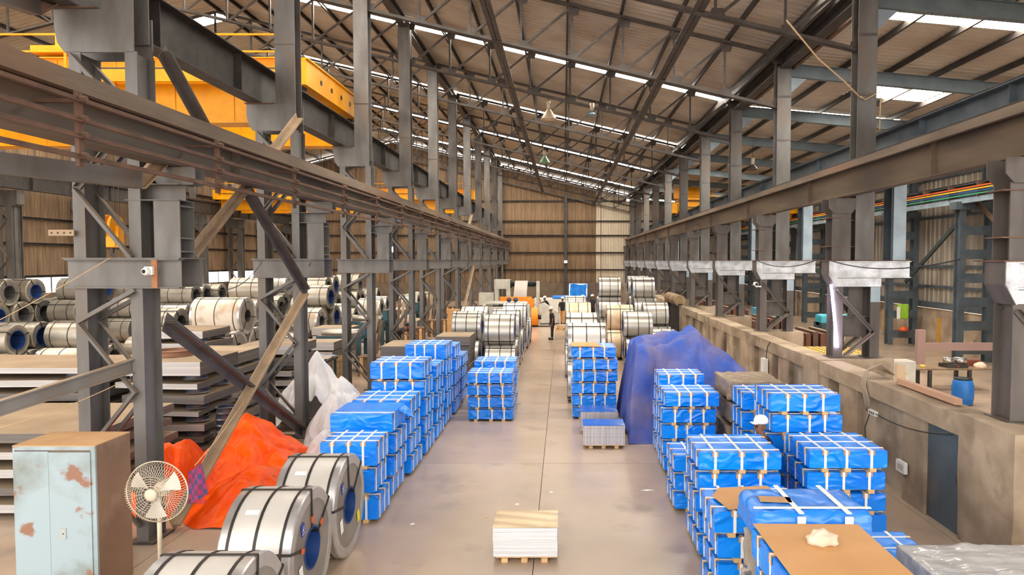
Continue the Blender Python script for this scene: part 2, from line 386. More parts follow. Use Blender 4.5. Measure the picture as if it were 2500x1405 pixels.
# ------------------------------------------------------------------ right column row
BXR = 7.2
def right_parts():
    P = []
    def add(nm, mb, m=steel_r): P.append((nm, fix(mb.mesh(nm, m))))
    for x in (6.59, 7.47):
        x -= BXR
        add('lower_shaft', MB().bar((x, .22, 1.96), (x, .22, 3.66), prof_I(.22, .44, .022, .016), (0, 1, 0)))
        add('base_plate', MB().box(x-.18, x+.18, -.04, .5, 1.94, 1.965), steel_dk)
    add('paint_band', MB().box(7.355-BXR, 7.585-BXR, -.006, .0, 3.3, 3.66), blue_lt)
    for yy in (-.012, .44): add('lacing_bar', MB().bar((6.55-BXR, yy, 3.6), (7.45-BXR, yy, 2.6), prof_L(.08, .014), (0, -1, 0)))
    for yy in (-.012, .44): add('lacing_bar', MB().bar((7.45-BXR, yy, 2.55), (6.75-BXR, yy, 1.98), prof_L(.08, .014), (0, -1, 0)))
    add('batten_beam', MB().bar((6.7-BXR, .25, 2.7), (7.38-BXR, .25, 2.7), prof_I(.2, .5, .02, .02), (0, 0, 1)))
    add('web_plate', MB().box(6.95-BXR, 7.3-BXR, .3, .34, 2.95, 3.66))
    add('tie_beam', MB().box(6.5-BXR, 7.6-BXR, -.02, .46, 3.67, 3.87), alu)
    for yy in (.05, .55):
        add('crossbeam', MB().bar((6.5-BXR, yy, 4.08), (8.3-BXR, yy, 4.08), prof_I(.17, .4, .02, .014), (0, 0, 1)), alu)
    add('crossbeam_cover', MB().box(6.3-BXR, 8.34-BXR, -.06, .68, 4.28, 4.3), rusty)
    hp = [(0, 0), (.19, 0), (.19, -.62), (.16, -.62), (0, -.34)]
    add('haunch_plate', MB().plate(hp, (6.34-BXR, -.03, 4.28), (1, 0, 0), (0, 0, 1), -.02), alu)
    for yy in (.18, .44): add('haunch_plate', MB().plate(hp, (6.34-BXR, yy, 4.28), (1, 0, 0), (0, 0, 1), -.02))
    add('haunch_face', MB().bar((6.345-BXR, .2, 4.28), (6.345-BXR, .2, 3.95), prof_box(.016, .46), (0, 1, 0)))
    add('haunch_face', MB().bar((6.345-BXR, .2, 3.95), (6.5-BXR, .2, 3.66), prof_box(.016, .46), (0, 1, 0)))
    add('crane_post', MB().bar((6.645-BXR, .22, 4.3), (6.645-BXR, .22, 5.42), prof_I(.45, .4, .022, .018), (0, 1, 0)))
    for zz in (4.62, 5.3): add('post_batten', MB().box(6.3-BXR, 6.64-BXR, .0, .42, zz, zz+.02), rusty)
    add('girder_bracket', MB().plate([(-.2, 0), (.22, 0), (.32, .13), (.32, .37), (-.32, .37), (-.32, .13)], (6.645-BXR, -.02, 5.41), (1, 0, 0), (0, 0, 1), -.03))
    add('girder_bracket', MB().plate([(-.2, 0), (.22, 0), (.32, .13), (.32, .37), (-.32, .37), (-.32, .13)], (6.645-BXR, .42, 5.41), (1, 0, 0), (0, 0, 1), -.03))
    add('roof_post', MB().bar((7.2-BXR, .22, 4.3), (7.2-BXR, .22, 10.58), prof_I(.45, .4, .022, .018), (0, 1, 0)), steel)
    for zz in (8.2, 9.6): add('splice_plate', MB().box(7.0-BXR, 7.4-BXR, .0, .012, zz, zz+.06))
    add('tie_plate', MB().box(6.85-BXR, 7.0-BXR, .1, .3, 4.62, 4.64)); add('tie_plate', MB().box(6.85-BXR, 7.0-BXR, .1, .3, 5.25, 5.27))
    add('aisle_post', MB().bar((8.0-BXR, .22, 4.3), (8.0-BXR, .22, 6.4), prof_I(.34, .42, .022, .018), (0, 1, 0)), blue_steel)
    add('aisle_post_face', MB().box(7.86-BXR, 8.16-BXR, -.03, .0, 4.3, 6.4), blue_lt)
    add('aisle_post_cap', MB().box(7.2-BXR, 8.3-BXR, .0, .44, 6.4, 6.6), blue_steel)
    return P
RP_ = right_parts()
for k, y in enumerate(ROWS):
    t = empty('steel_column', (BXR, y if k else 9.82, 0), 'brown-grey steel column standing on the concrete wall, %s from the end wall' % ORD[NB-1-k], 'column', 'columns on the concrete wall')
    for nm, me in RP_: link(nm, me, t)

# ------------------------------------------------------------------ crane girders
def girder(name, label, x, z0, z1, m, wt=.42, wb=.34, rail=True, mrail=rusty, y0=0.0, y1=71.8, stiff=True, step=DY/4):
    t = empty(name, (x, 0, z0), label, 'crane girder'); h = z1 - z0
    MB().box(-.008, .008, y0, y1, .02, h-.02).build('web', m, t)
    MB().box(-wb/2, wb/2, y0, y1, 0, .022).build('bottom_flange', m, t)
    MB().box(-wt/2, wt/2, y0, y1, h-.022, h).build('top_flange', m, t)
    if rail:
        MB().bar((0, y0, h+.05), (0, y1, h+.05), [(-.06, -.05), (.06, -.05), (.06, -.035), (.012, -.025), (.012, .02), (.035, .025), (.035, .05), (-.035, .05), (-.035, .025), (-.012, .02), (-.012, -.025), (-.06, -.035)]).build('rail', steel_dk, t)
    if stiff:
        me = MB().box(-wb/2+.02, wb/2-.02, -.006, .006, .022, h-.022).mesh('stiffener', m); y = y0 + step
        while y < y1:
            link('stiffener', me, t, (0, y, 0)); y += step
        cl = MB().box(-.11, .11, -.05, .05, h, h+.035).mesh('rail_clip', steel_dk); y = y0+.6
        while y < 34:
            link('rail_clip', cl, t, (0, y, 0)); y += 1.2
    return t
gl = girder('crane_girder', 'dusty rust-brown crane girder with rail on the locker side of the aisle', -5.9, 5.72, 6.46, girder_l, step=DY)
MB().bar((.27, 71.8, .63), (.27, 0, .63), prof_C(.1, .22, .012)).build('surge_channel', flange_m, gl)
gr = girder('crane_girder', 'dusty rust-brown crane girder with rail along the concrete wall side', 6.645, 5.79, 6.52, girder_m, .3, .24, step=DY)
MB().bar((-.18, 0, .66), (-.18, 71.8, .66), prof_C(.09, .15, .012)).build('surge_channel', flange_m, gr)
girder('crane_girder', 'deep dark steel crane girder of the coil store bay', -7.28, 8.02, 8.9, steel_dk, .45, .36, step=DY/2)
girder('crane_girder', 'blue-grey crane girder of the aisle beyond the concrete wall', 8.05, 6.6, 7.45, blue_steel, .4, .32, step=DY/2)
gw = girder('crane_girder', 'blue-grey crane girder along the corrugated side wall', 16.9, 6.75, 7.45, blue_steel, .4, .32, y0=8, step=DY/2)
girder('crane_girder', 'dark crane girder along the far coil store wall', -27.6, 7.9, 8.8, steel_dk, .4, .34, y0=8, step=DY/2)
# conductor bars under the left girder
t = empty('conductor_rail', (-5.4, 0, 5.4), 'rusty brown conductor bars on brackets below the locker-side crane girder', 'conductor rail')
for z in (6.06, 5.84, 5.66, 5.43):
    MB().bar((0, 0, z-5.4), (0, 71.6, z-5.4), prof_L(.06, .014)).build('conductor_bar', rusty, t)
br = MB().box(-.04, .01, -.04, .04, -.05, .78); brm = br.mesh('bracket', rusty)
arm = MB().box(-.5, -.03, -.03, .03, .66, .7).mesh('bracket_arm', rusty)
ins = MB().lathe([(.035, -.05), (.04, 0), (.035, .05)], 10, axis='X').mesh('insulator', rusty)
y = 7.7
while y < 71:
    link('bracket', brm, t, (0, y, 0)); link('bracket_arm', arm, t, (0, y, 0))
    if y < 35:
        for z in (6.06, 5.84, 5.66, 5.43): link('insulator', ins, t, (.03, y, z-5.36))
    y += 3.06
# coloured conductor lines on the right wall girder
t = empty('conductor_line', (16.5, 0, 6.85), 'orange, yellow, blue and green conductor lines along the side wall girder', 'conductor line')
for i, (c, n) in enumerate((((226, 92, 30), 'orange'), ((232, 178, 40), 'yellow'), ((44, 80, 130), 'blue'), ((60, 150, 110), 'green'))):
    MB().bar((0, 8, .42-.1*i), (0, 71.5, .42-.1*i), prof_box(.05, .05)).build(n+'_conductor', mat('cond_'+n, c, .4), t)
MB().bar((.12, 8, -.08), (.12, 71.5, -.08), prof_C(.1, .22, .012)).build('support_channel', blue_lt, t)
hb = MB().box(-.02, .4, -.03, .03, .0, .62).mesh('hanger', rusty); y = 9
while y < 71: link('hanger', hb, t, (.02, y, 0)); y += 2.04

# ------------------------------------------------------------------ bracing between the left columns
def brace(name, label, p, q, m, w=.13, kind='double', off=None):
    p = Vector(p); q = Vector(q); mid = (p+q)/2; t = empty(name, p, label, 'brace'); d = q - p
    side = d.cross(Vector((1, 0, 0))).normalized()
    for s in (1, -1):
        a = side*(.006*s)
        pr = prof_L(w, .014) if s > 0 else [(-x, y) for x, y in reversed(prof_L(w, .014))]
        MB().bar(a, d+a, pr, (1, 0, 0)).build('angle', m, t)
    n = 4
    for i in range(1, n): MB().bar(d*(i/n)-d.normalized()*.05+Vector((.02,0,0)), d*(i/n)+d.normalized()*.05+Vector((.02,0,0)), prof_box(.1, .02), (1, 0, 0)).build('spacer', m, t)
    return t
brace('cross_brace', 'tan dusty double-angle brace leaning across the orange tarpaulin', (-6.2, 10.65, .1), (-6.2, 16.25, 3.5), tan_steel, .14)
brace('cross_brace', 'dark grey brace crossing the tan one beside the orange tarpaulin', (-6.24, 10.65, 3.34), (-6.24, 16.2, .25), brace_m, .15)
brace('girder_brace', 'tan dusty brace rising from the column nearest the locker to the girder', (-5.95, 10.85, 4.34), (-6.15, 13.3, 5.72), tan_steel, .13)
brace('girder_brace', 'dark grey brace falling from the girder to the second column from the locker', (-6.15, 13.2, 5.72), (-6.2, 16.3, 3.62), brace_m, .15)
brace('upper_brace', 'dark brace from the first corbel down to the crane rail', (-6.25, 10.75, 7.55), (-6.25, 12.6, 6.1), brace_m, .15)
brace('upper_brace', 'tan dusty brace leaning against the second corbel', (-6.3, 16.3, 7.65), (-6.25, 14.3, 6.3), tan_steel, .14)
brace('upper_brace', 'tan timber-coloured brace at a far corbel near the end wall', (-6.3, 46.8, 7.4), (-6.3, 44.0, 6.0), tan_steel, .14)
brace('upper_brace', 'short tan brace beside the last column at the end wall', (-6.32, 65.4, 6.6), (-6.32, 63.0, 4.7), tan_steel, .14)
brace('cross_brace', 'tan brace leaning between far columns by the white machine', (-6.2, 40.9, .5), (-6.2, 46.9, 3.9), tan_steel, .14)
# two struts running out of the first column towards the locker
t = empty('strut', at_y(345, 440, 9.95), 'grey channel strut reaching from the first column past the locker, above the crossbeam', 'strut')
d = at_y(-60, 392, 8.2) - at_y(345, 440, 9.95)
MB().bar((0,0,0), d, prof_C(.16, .26, .02)).build('channel', steel, t)
MB().bar((0,0,-.06), tuple(at_y(400, 395, 10.25) - at_y(345, 440, 9.95)), prof_C(.1, .2, .02)).build('end_bracket', tan_steel, t)
t = empty('strut', at_y(322, 893, 10.25), 'grey I-beam strut dipping from the first column past the locker', 'strut')
d = at_y(-60, 1015, 8.9) - at_y(322, 893, 10.25)
MB().bar((0,0,0), d, prof_I(.14, .2, .02, .015)).build('beam', steel, t)

t = empty('strut', at_y(105, 22, 9.9), 'grey channel strut near the roof reaching out from the first column corbel', 'strut')
MB().bar((0,0,0), tuple(at_y(-60, -35, 8.6) - at_y(105, 22, 9.9)), prof_C(.16, .28, .02)).build('channel', steel, t)
MB().bar((0,0,-.05), tuple(at_y(200, -20, 10.25) - at_y(105, 22, 9.9)), prof_C(.1, .2, .02)).build('end_bracket', rusty, t)

# ------------------------------------------------------------------ walls
asb = mat('wall_sheet_brown', (144, 118, 90), 0.8, 0, (108, 86, 64), 1.4, .3, .7, stretch=(6, 6, .35), rand=.1, col3=(84, 68, 52), n3=.5, lo3=.55, hi3=.75)
wht = mat('wall_sheet_white', (206, 194, 172), 0.6, 0, (188, 172, 148), 1.2, stretch=(4, 4, .3), rand=.05)
gal = mat('wall_sheet_galvanised', (176, 166, 152), 0.45, 0.2, (138, 124, 108), 1.1, .3, .7, stretch=(3, 3, .3), rand=.07)
dado_m = mat('dado_concrete', (122, 106, 88), 0.9, 0, (94, 80, 66), 1.2, .3, .7, bump=.2, bscale=12)
plaster = mat('plaster_wall', (180, 160, 136), 0.9, 0, (142, 122, 100), 1.1, .38, .62, bump=.5, bscale=9, col3=(106, 90, 74), n3=.9, lo3=.55, hi3=.7, detail=10)
plaster2 = mat('plaster_panel', (186, 172, 152), 0.9, 0, (140, 124, 106), 1.3, .35, .7, bump=.3, bscale=9, col3=(124, 110, 96), n3=.9, lo3=.55, hi3=.7, detail=9)
def wall_sheet(w, z0a, z1a, z1b, pitch, dep, m, trap=False):
    """one corrugated sheet in local x (0..w), ribs vertical; top edge slopes from z1a to z1b"""
    mb = MB(); cols = []
    x = 0.0
    while x < w - 1e-4:
        for (o, h) in (((0, 0), (.5, 0), (.6, dep), (.9, dep)) if trap else ((0, 0), (.25, dep*.7), (.5, dep), (.75, dep*.7))):
            if x + o*pitch < w: cols.append((x+o*pitch, h))
        x += pitch
    cols.append((w, 0))
    for (x, h) in cols:
        t = x/w; mb.v.append((x, -h, z0a)); mb.v.append((x, -h, z1a+(z1b-z1a)*t))
    for i in range(len(cols)-1): mb.f.append((2*i, 2*i+2, 2*i+3, 2*i+1))
    return mb
# end wall
we = tag(empty('wall_end', (0, YEND, 0)), kind='structure')
x = XL; sw = 1.06
while x < XWALL - .05:
    w = min(sw, XWALL - x); m = asb if x < 3.2 else (wht if x < 9.5 else gal)
    z1a, z1b = roofh(x)-.32, roofh(x+w)-.32
    if x < XRIDGE < x+w: z1b = z1a
    if x < XR < x+w: z1a = z1b = 10.5
    wall_sheet(w+.02, 1.9, z1a, z1b, .151 if m is asb else .26, .05, m, m is not asb).build('wall_sheet', m, we, loc=(x, -.012*(int(round((x-XL)/sw)) % 2), 0))
    x += w
MB().box(XL, XWALL, -.12, .15, 0, 1.95).build('dado', dado_m, we)
for z in (3.3, 5.1, 6.9, 8.4, 10.5): MB().bar((XL, -.16, z), (XWALL if z < 9 else 6.5, -.16, z), prof_C(.09, .14, .012)).build('girt', purlin_m, we)
for x in (-23, -17.5, -12, .26, 13): MB().bar((x, -.3, 0), (x, -.3, roofh(x)-1.6), prof_I(.3, .3, .02, .02), (0, 1, 0)).build('wind_post', steel_dk, we)
MB().bar((3.95, -.1, 2), (3.95, -.1, 11.2), prof_box(.06, .04), (0, 1, 0)).build('cover_strip', rusty, we)
# a white framed window in the dado with blue sheet hung over it
w1 = tag(empty('window_1', (1.6, YEND-.14, 0)), kind='structure')
for a in ((-1.0, -.94, .35, 1.85), (.88, .94, .35, 1.85), (-1.0, .94, 1.79, 1.85), (-1.0, .94, .35, .41)): MB().box(a[0], a[1], -.05, .0, a[2], a[3]).build('frame', mat('white_paint', (238, 236, 230), .5), w1)
MB().box(-.94, .88, -.01, .0, .41, 1.79).build('pane', emis('window_glow', (250, 250, 255), 3.0), w1)
blue_tarp = mat('blue_tarp', (6, 146, 250), 0.3, 0, (2, 124, 240), 2.0, .3, .7, bump=.3, bscale=9, bdist=.02, spec=.6, rand=.06, detail=5, ridge=.9, rscale=2.4)
b = MB().grid(lambda u, v: (-.9+1.75*u+.03*math.sin(9*v), -.1-.03*math.sin(14*u)-.03*v, 1.78-.12*math.sin(3.1*u)*v*0-1.5*v+.05*math.sin(7*u)*(1-v)), 20, 14).build('hanging_sheet', blue_tarp, loc=(1.6, YEND-.16, 0), smooth=True)
tag(b, 'bright blue plastic sheet hung over the window in the end wall', 'sheet')
# left wall of the coil store
wl = tag(empty('wall_left', (XL, 0, 0), rz=0), kind='structure')
def side_sheets(parent, x, y0, y1, z0, z1, m, pitch, dep, flip, trap, sw=2.1):
    y = y0
    while y < y1-.05:
        w = min(sw, y1-y)
        o = wall_sheet(w+.02, z0, z1, z1, pitch, dep, m, trap).build('wall_sheet', m, parent)
        o.rotation_euler = (0, 0, R(90 if flip else -90)); o.location = (x - parent.location.x, y if flip else y+w, 0)
        y += w
side_sheets(wl, XL, 14, YEND, 3.35, 13.9, asb, .21, .06, True, False)
MB().box(-.15, .15, 14, YEND, 0, 2.45).build('dado', dado_m, wl)
for z in (3.4, 5.2, 6.6, 9.5): MB().bar((.16, 14, z), (.16, YEND, z), prof_C(.09, .14, .012)).build('girt', purlin_m, wl)
for i in range(26):
    y = 24 + 1.9*i
    MB().box(-.02, .02, y-.03, y+.03, 2.45, 3.35).build('mullion', steel_dk, wl)
# laced posts of the left wall
def wall_post_mesh():
    P = []
    for y in (0, .5): P.append(('shaft', fix(MB().bar((0, y, 0), (0, y, 7.2), prof_I(.32, .2, .02, .016), (0, 1, 0)).mesh('shaft', steel))))
    for x in (-.9, .0): P.append(('flange_post', fix(MB().box(x-.1, x+.1, .0, .5, 0, 7.5).mesh('flange_post', steel))))
    for i in range(7): P.append(('lacing_bar', fix(MB().bar((-.85 if i % 2 else -.05, -.05, .4+i), (-.05 if i % 2 else -.85, -.05, 1.4+i), prof_L(.08, .014), (0, -1, 0)).mesh('lacing_bar', steel))))
    P.append(('cap_plate', fix(MB().plate([(-1.3, .8), (.4, .8), (.4, .1), (.2, 0), (-1.0, 0), (-1.3, .3)], (0, -.05, 7.05), (1, 0, 0), (0, 0, 1), -.5).mesh('cap_plate', steel))))
    P.append(('roof_post', fix(MB().box(-.95, -.6, .05, .4, 7.5, roofh(-28.9)-2.0).mesh('roof_post', steel))))
    return P
WP = wall_post_mesh()
for k in range(3, NB):
    t = empty('wall_column', (-28.0, ROWS[k], 0), 'laced grey column against the brown coil store wall, %s from the end wall' % ORD[NB-1-k], 'column', 'columns of the coil store wall')
    for nm, me in WP: link(nm, me, t)
# right side wall
wr = tag(empty('wall_right', (XWALL, 0, 0)), kind='structure')
side_sheets(wr, XWALL, 6, YEND, 1.93, 9.75, gal, .4, .05, False, True)
MB().box(-.1, .2, 6, YEND, 0, 1.9).build('dado', plaster, wr)
MB().bar((-.12, 6, 2.1), (-.12, YEND, 2.1), prof_C(.12, .3, .012)).build('girt', blue_steel, wr)
for z in (3.0, 4.0, 6.4, 8.3): MB().bar((-.1, 6, z), (-.1, YEND, z), prof_C(.09, .14, .012)).build('girt', blue_steel, wr)
for i, (y, c) in enumerate(((33, 0), (38.6, 0), (40.2, 1), (45.5, 0), (47.0, 1))):
    o = MB().grid(lambda u, v: (0, u*(1.1 if c else .35), v*(1.0 if c else 1.3)), 2, 2)
    q = MB().box(-.118, -.1, y, y+(.28 if not c else .45), .3 if not c else .5, 1.5 if not c else 1.3)
    q.build('paint_patch', mat('ochre_paint', (196, 138, 30), .8) if not c else mat('grey_patch', (120, 116, 112), .9), wr)
def rwall_post():
    P = []
    for x in (-.62, .62): P.append(('shaft', fix(MB().bar((x, .2, 0), (x, .2, 6.75), prof_I(.26, .4, .02, .016), (0, 1, 0)).mesh('shaft', blue_steel))))
    for i in range(6): P.append(('batten_plate', fix(MB().box(-.74, .74, -.02, .0, .35+i*1.0, .75+i*1.0).mesh('batten_plate', blue_steel))))
    P.append(('cap_plate', fix(MB().box(-.95, .8, -.06, .46, 6.42, 6.74).mesh('cap_plate', blue_steel))))
    P.append(('roof_post', fix(MB().bar((.5, .2, 6.75), (.5, .2, 9.4), prof_I(.3, .35, .02, .016), (0, 1, 0)).mesh('roof_post', blue_steel))))
    return P
RW = rwall_post()
for k in range(1, NB):
    t = empty('wall_column', (17.3, ROWS[k], 0), 'blue-grey battened column by the pale corrugated side wall, %s from the end wall' % ORD[NB-1-k], 'column', 'columns of the side wall')
    for nm, me in RW: link(nm, me, t)
t = empty('wall_brace', (17.3, 0, 0), 'dark green diagonal brace across the pale side wall bay', 'brace')
MB().bar((0, ROWS[4]-.2, 3.2), (0, ROWS[3]-.4, 7.1), prof_box(.18, .1), (1, 0, 0)).build('bar', mat('dark_green', (52, 62, 60), .6), t)
t = empty('wall_brace', (17.2, 0, 0), 'brown diagonal brace falling across the pale side wall bay', 'brace')
MB().bar((0, ROWS[3]+.2, 6.9), (0, ROWS[2]+1.0, 3.2), prof_box(.16, .1), (1, 0, 0)).build('bar', rusty, t)

# concrete wall between the aisle and the right-hand bay
wp = tag(empty('wall_partition', (6.1, 0, 0)), kind='structure')
TOP = 1.95
def wbox(nm, x0, x1, y0, y1, z0, z1, m=plaster): return MB().box(x0, x1, y0, y1, z0, z1).build(nm, m, wp)
def rough_block(nm, x0, x1, y0, y1, z0, z1, m=plaster, seed=0, amp=.02):
    mb = MB(); nx, ny, nz = 5, 6, 6
    me_ = []
    def dis(p):
        q = Vector(p)*2.1 + Vector((seed, seed*1.7, 0)); return Vector(p) + noise.noise_vector(q)*amp
    for (f) in range(5):
        if f == 0: g = lambda u, v: (x0+(x1-x0)*u, y0, z0+(z1-z0)*v)
        if f == 1: g = lambda u, v: (x0+(x1-x0)*u, y1, z0+(z1-z0)*v)
        if f == 2: g = lambda u, v: (x0, y0+(y1-y0)*u, z0+(z1-z0)*v)
        if f == 3: g = lambda u, v: (x1, y0+(y1-y0)*u, z0+(z1-z0)*v)
        if f == 4: g = lambda u, v: (x0+(x1-x0)*u, y0+(y1-y0)*v, z1)
        mb.grid(lambda u, v: dis(g(u, v)), 8, 8)
    return mb.build(nm, m, wp, smooth=False)
for k in range(NB):
    y = ROWS[k]
    x0 = -.06 if k else -.02
    rough_block('pier', x0, 1.75, y-.2 if k else 9.1, y+.75 if k else y+.2, 0, TOP, plaster, k)
BAYS = [(0, 1), (1, 2), (2, 3), (3, 4)] + [(k, k+1) for k in range(5, NB-1)]
for (a, b) in BAYS:
    y0 = ROWS[a]+(.75 if a else .2); y1 = ROWS[b]-.2; n = 3
    seg = []
    if a == 0: open_ = [(y0, 11.42, 'door'), (12.15, 14.05, 'panel'), (15.0, 15.6, 'slot')]
    else:
        L_ = y1-y0; open_ = [(y0+.35, y0+1.25, 'panel'), (y0+2.2, y0+2.75, 'slot'), (y0+3.5, y0+4.6, 'panel')]
    cur = y0
    for (p, q, kd) in open_:
        if p > cur+.01: wbox('wall_post', 0, .5, cur, p, 0, 1.62)
        if kd == 'door': pass
        elif kd == 'panel': wbox('recessed_panel', .13, .45, p, q, 0, 1.62, plaster2)
        else: wbox('recessed_slot', .3, .5, p, q, 0, 1.62, dado_m)
        cur = q
    wbox('wall_post', 0, .5, cur, y1, 0, 1.62)
    rough_block('wall_beam', -.03, .5, y0, y1, 1.6, TOP-.03, plaster, a+20)
wbox('wall_back', .45, .5, ROWS[0], ROWS[4], 0, 1.6, dado_m)
wbox('wall_near', 1.2, 1.6, -3, 9.1, 0, TOP, plaster)
door_m = mat('door_blue_grey', (92, 104, 112), .6, .1, (70, 80, 86), 1.2, .3, .7, col3=(120, 112, 102), n3=.8, lo3=.5, hi3=.75)
d1 = tag(MB().box(0, .05, 0, 1.0, .0, 1.64).build('door_1', door_m, loc=(6.16, 10.41, 0)), kind='structure')
MB().box(-.02, .0, .08, .14, .8, .95).build('door_handle', steel_dk, d1)
# rolling shutter
t = empty('rolling_shutter', (6.1, 36.2, 0), 'dark ribbed rolling shutter with tan roll housing in the concrete wall', 'shutter')
mb = MB()
for i in range(22): mb.box(.1+.02*(i % 2), .16, 0, 3.6, .09*i, .09*i+.08)
q = mb.build('slat_curtain', steel_dk, t); q['kind'] = 'stuff'
MB().lathe([(.3, 0), (.3, 3.8)], 16, (.1, -.1, 2.15), 'Y').build('roll_housing', mat('tan_metal', (176, 150, 112), .7, 0, (140, 116, 86), 2), t)
MB().box(-.02, .2, -.16, 0, 0, 2.0).build('guide', steel_dk, t); MB().box(-.02, .2, 3.6, 3.76, 0, 2.0).build('guide', steel_dk, t)

# ------------------------------------------------------------------ overhead cranes
def crane(name, label, x0, x1, y, gap, zr, depth, hook=None, trolley=-14.0, mt=yellow):
    t = empty(name, (x0, y, zr), label, 'overhead crane'); w = x1 - x0
    for xx in (0, w):      # end carriages
        q = MB(); q.box(xx-.2, xx+.2, -.6, gap+.6, .16, .86); q.build('end_carriage', mt, t)
        MB().box(xx-.26, xx+.26, -.6, gap+.6, .86, .9).build('carriage_flange', mt, t)
        for yy in (-.25, gap+.25):
            MB().lathe([(.2, -.07), (.24, -.07), (.24, -.04), (.2, -.03), (.2, .07)], 20, (xx-.03, yy, .24), 'X').build('wheel', steel_dk, t)
        for i in range(4):
            MB().lathe([(.075, 0), (.075, .012)], 14, (xx+.2, .6+i*(gap-1.2)/3, .5), 'X').build('access_hole', black_m, t)
    for yy in (0, gap):    # box girders
        q = MB(); q.box(.3, w-.3, yy-.28, yy+.28, -depth+.95, .95); q.build('bridge_girder', mt, t)
        MB().box(.3, w-.3, yy-.36, yy+.36, .95, .98).build('girder_flange', mt, t)
        MB().box(.3, w-.3, yy-.34, yy+.34, -depth+.92, -depth+.95).build('girder_flange', mt, t)
        MB().bar((.3, yy, 1.03), (w-.3, yy, 1.03), prof_box(.06, .1)).build('trolley_rail', steel_dk, t)
        n = int(w/1.6)
        st = MB().box(-.012, .012, -.3, -.28, -depth+.98, .93).mesh('stiffener', mt)
        for i in range(1, n): link('stiffener', st, t, (.3+i*(w-.6)/n, yy, 0))
    # walkway with hand rail on the near side
    MB().box(.3, w-.3, -1.15, -.3, .3, .34).build('walkway', mt, t)
    MB().box(.3, w-.3, -1.17, -1.14, .1, .42).build('toe_board', mt, t)
    for z in (1.35, .9): MB().bar((.3, -1.12, z), (w-.3, -1.12, z), prof_box(.045, .045)).build('hand_rail', mt, t)
    for i in range(int(w/2)+1): MB().box(.3+2*i-.03, .3+2*i+.03, -1.15, -1.09, .34, 1.38).build('rail_post', mt, t)
    MB().bar((.5, -.55, .6), (w-.5, -.55, .6), prof_box(.06, .06)).build('drive_shaft', steel_dk, t)
    for i in range(5): MB().lathe([(.1, -.12), (.1, .12)], 12, (2+i*(w-4)/4, -.55, .6), 'X').build('shaft_coupling', steel_dk, t)
    # trolley
    tx = trolley - x0
    tr = MB().box(tx-1.0, tx+1.0, -.2, gap+.2, 1.15, 1.35).build('trolley_frame', mt, t)
    MB().lathe([(.42, -.8), (.42, .8)], 20, (tx, gap*.4, 1.8), 'X').build('hoist_drum', mt, t)
    MB().box(tx-1.3, tx-.8, gap*.3, gap*.6, 1.35, 2.1).build('gearbox', mt, t); MB().lathe([(.22, 0), (.22, .6)], 16, (tx+.85, gap*.4, 1.7), 'X').build('motor', mt, t)
    if hook is not None:
        hz = hook - zr
        hb_ = MB().box(tx-.28, tx+.28, gap*.4-.14, gap*.4+.14, hz+.1, hz+.75).build('hook_block', mt, t)
        for s in (-.12, .12): MB().lathe([(.34, -.05), (.36, -.03), (.36, .03), (.34, .05)], 20, (tx+s, gap*.4, hz+.75), 'X').build('sheave_cover', mt, hb_)
        MB().box(tx-.2, tx+.2, gap*.4-.18, gap*.4-.14, hz+.12, hz+.4).build('side_plate', mt, hb_)
        MB().tube([(tx, gap*.4, hz+.1), (tx, gap*.4, hz-.1), (tx+.16, gap*.4, hz-.24), (tx+.1, gap*.4, hz-.42), (tx-.1, gap*.4, hz-.42), (tx-.16, gap*.4, hz-.28)], .06, 8).build('hook', steel_dk, hb_)
        for s in (-.22, -.08, .08, .22): MB().tube([(tx+s, gap*.4, hz+.9), (tx+s*1.4, gap*.4, 1.6)], .012, 5).build('rope', steel_dk, t)
    return t
crane('overhead_crane', 'yellow overhead crane with hook block over the near coil store', -27.6, -7.28, 19.6, 3.9, 8.98, 1.75, 4.6, -13.95)
crane('overhead_crane', 'yellow overhead crane far back in the coil store near the end wall', -27.6, -7.28, 55.0, 3.4, 8.98, 1.6, None, -20)
crane('overhead_crane', 'yellow overhead crane in the bay beyond the concrete wall', 8.05, 16.9, 50.0, 2.6, 7.53, 1.1, None, 9.6)

# ------------------------------------------------------------------ blue wrapped sheet packs
strap_w = mat('white_strap', (238, 236, 228), .45)
kraft = mat('kraft_card', (196, 152, 108), .75, 0, (178, 134, 94), 2, rand=.06)
wood = mat('timber_skid', (222, 184, 132), .75, 0, (190, 148, 98), 6, bump=.2, bscale=30, rand=.1)
PK = {}
SK = .055
def pack_body(W, L, H, var):
    mb = MB(); rnd = random.Random(var*31+int(W*100)); off = Vector((rnd.random()*50, rnd.random()*50, 0))
    def dis(p, n):
        q = Vector(p)
        w = noise.noise(Vector((q.x*5, q.y*5, q.z*13)) + off)*.6 + noise.noise(Vector((q.x*14, q.y*14, q.z*22)) + off)*.4
        e = 0
        for a, hi in ((q.x, W), (q.y, L), (q.z, H)):
            d = min(a, hi-a)
            if d < .03: e += 1
        amt = .006 + .012*w
        if e >= 2: amt = .004
        c = Vector((W/2, L/2, H/2)); v = c - q
        return q + Vector(n)*-amt + v.normalized()*(.004*(e-1) if e > 1 else 0)
    def face(o, a, b, n, nu, nv):
        o, a, b = Vector(o), Vector(a), Vector(b)
        mb.grid(lambda u, v: dis(o+a*u+b*v, n), nu, nv)
    z = Vector((0, 0, H))
    face((0,0,0), (W,0,0), (0,0,H), (0,-1,0), 18, 6); face((W,L,0), (-W,0,0), (0,0,H), (0,1,0), 8, 3)
    face((W,0,0), (0,L,0), (0,0,H), (1,0,0), 14, 6); face((0,L,0), (0,-L,0), (0,0,H), (-1,0,0), 14, 6)
    face((0,0,H), (W,0,0), (0,L,0), (0,0,1), 12, 12)
    mb.f.append(tuple()) if False else None
    return mb.mesh('wrapping', blue_tarp, True)
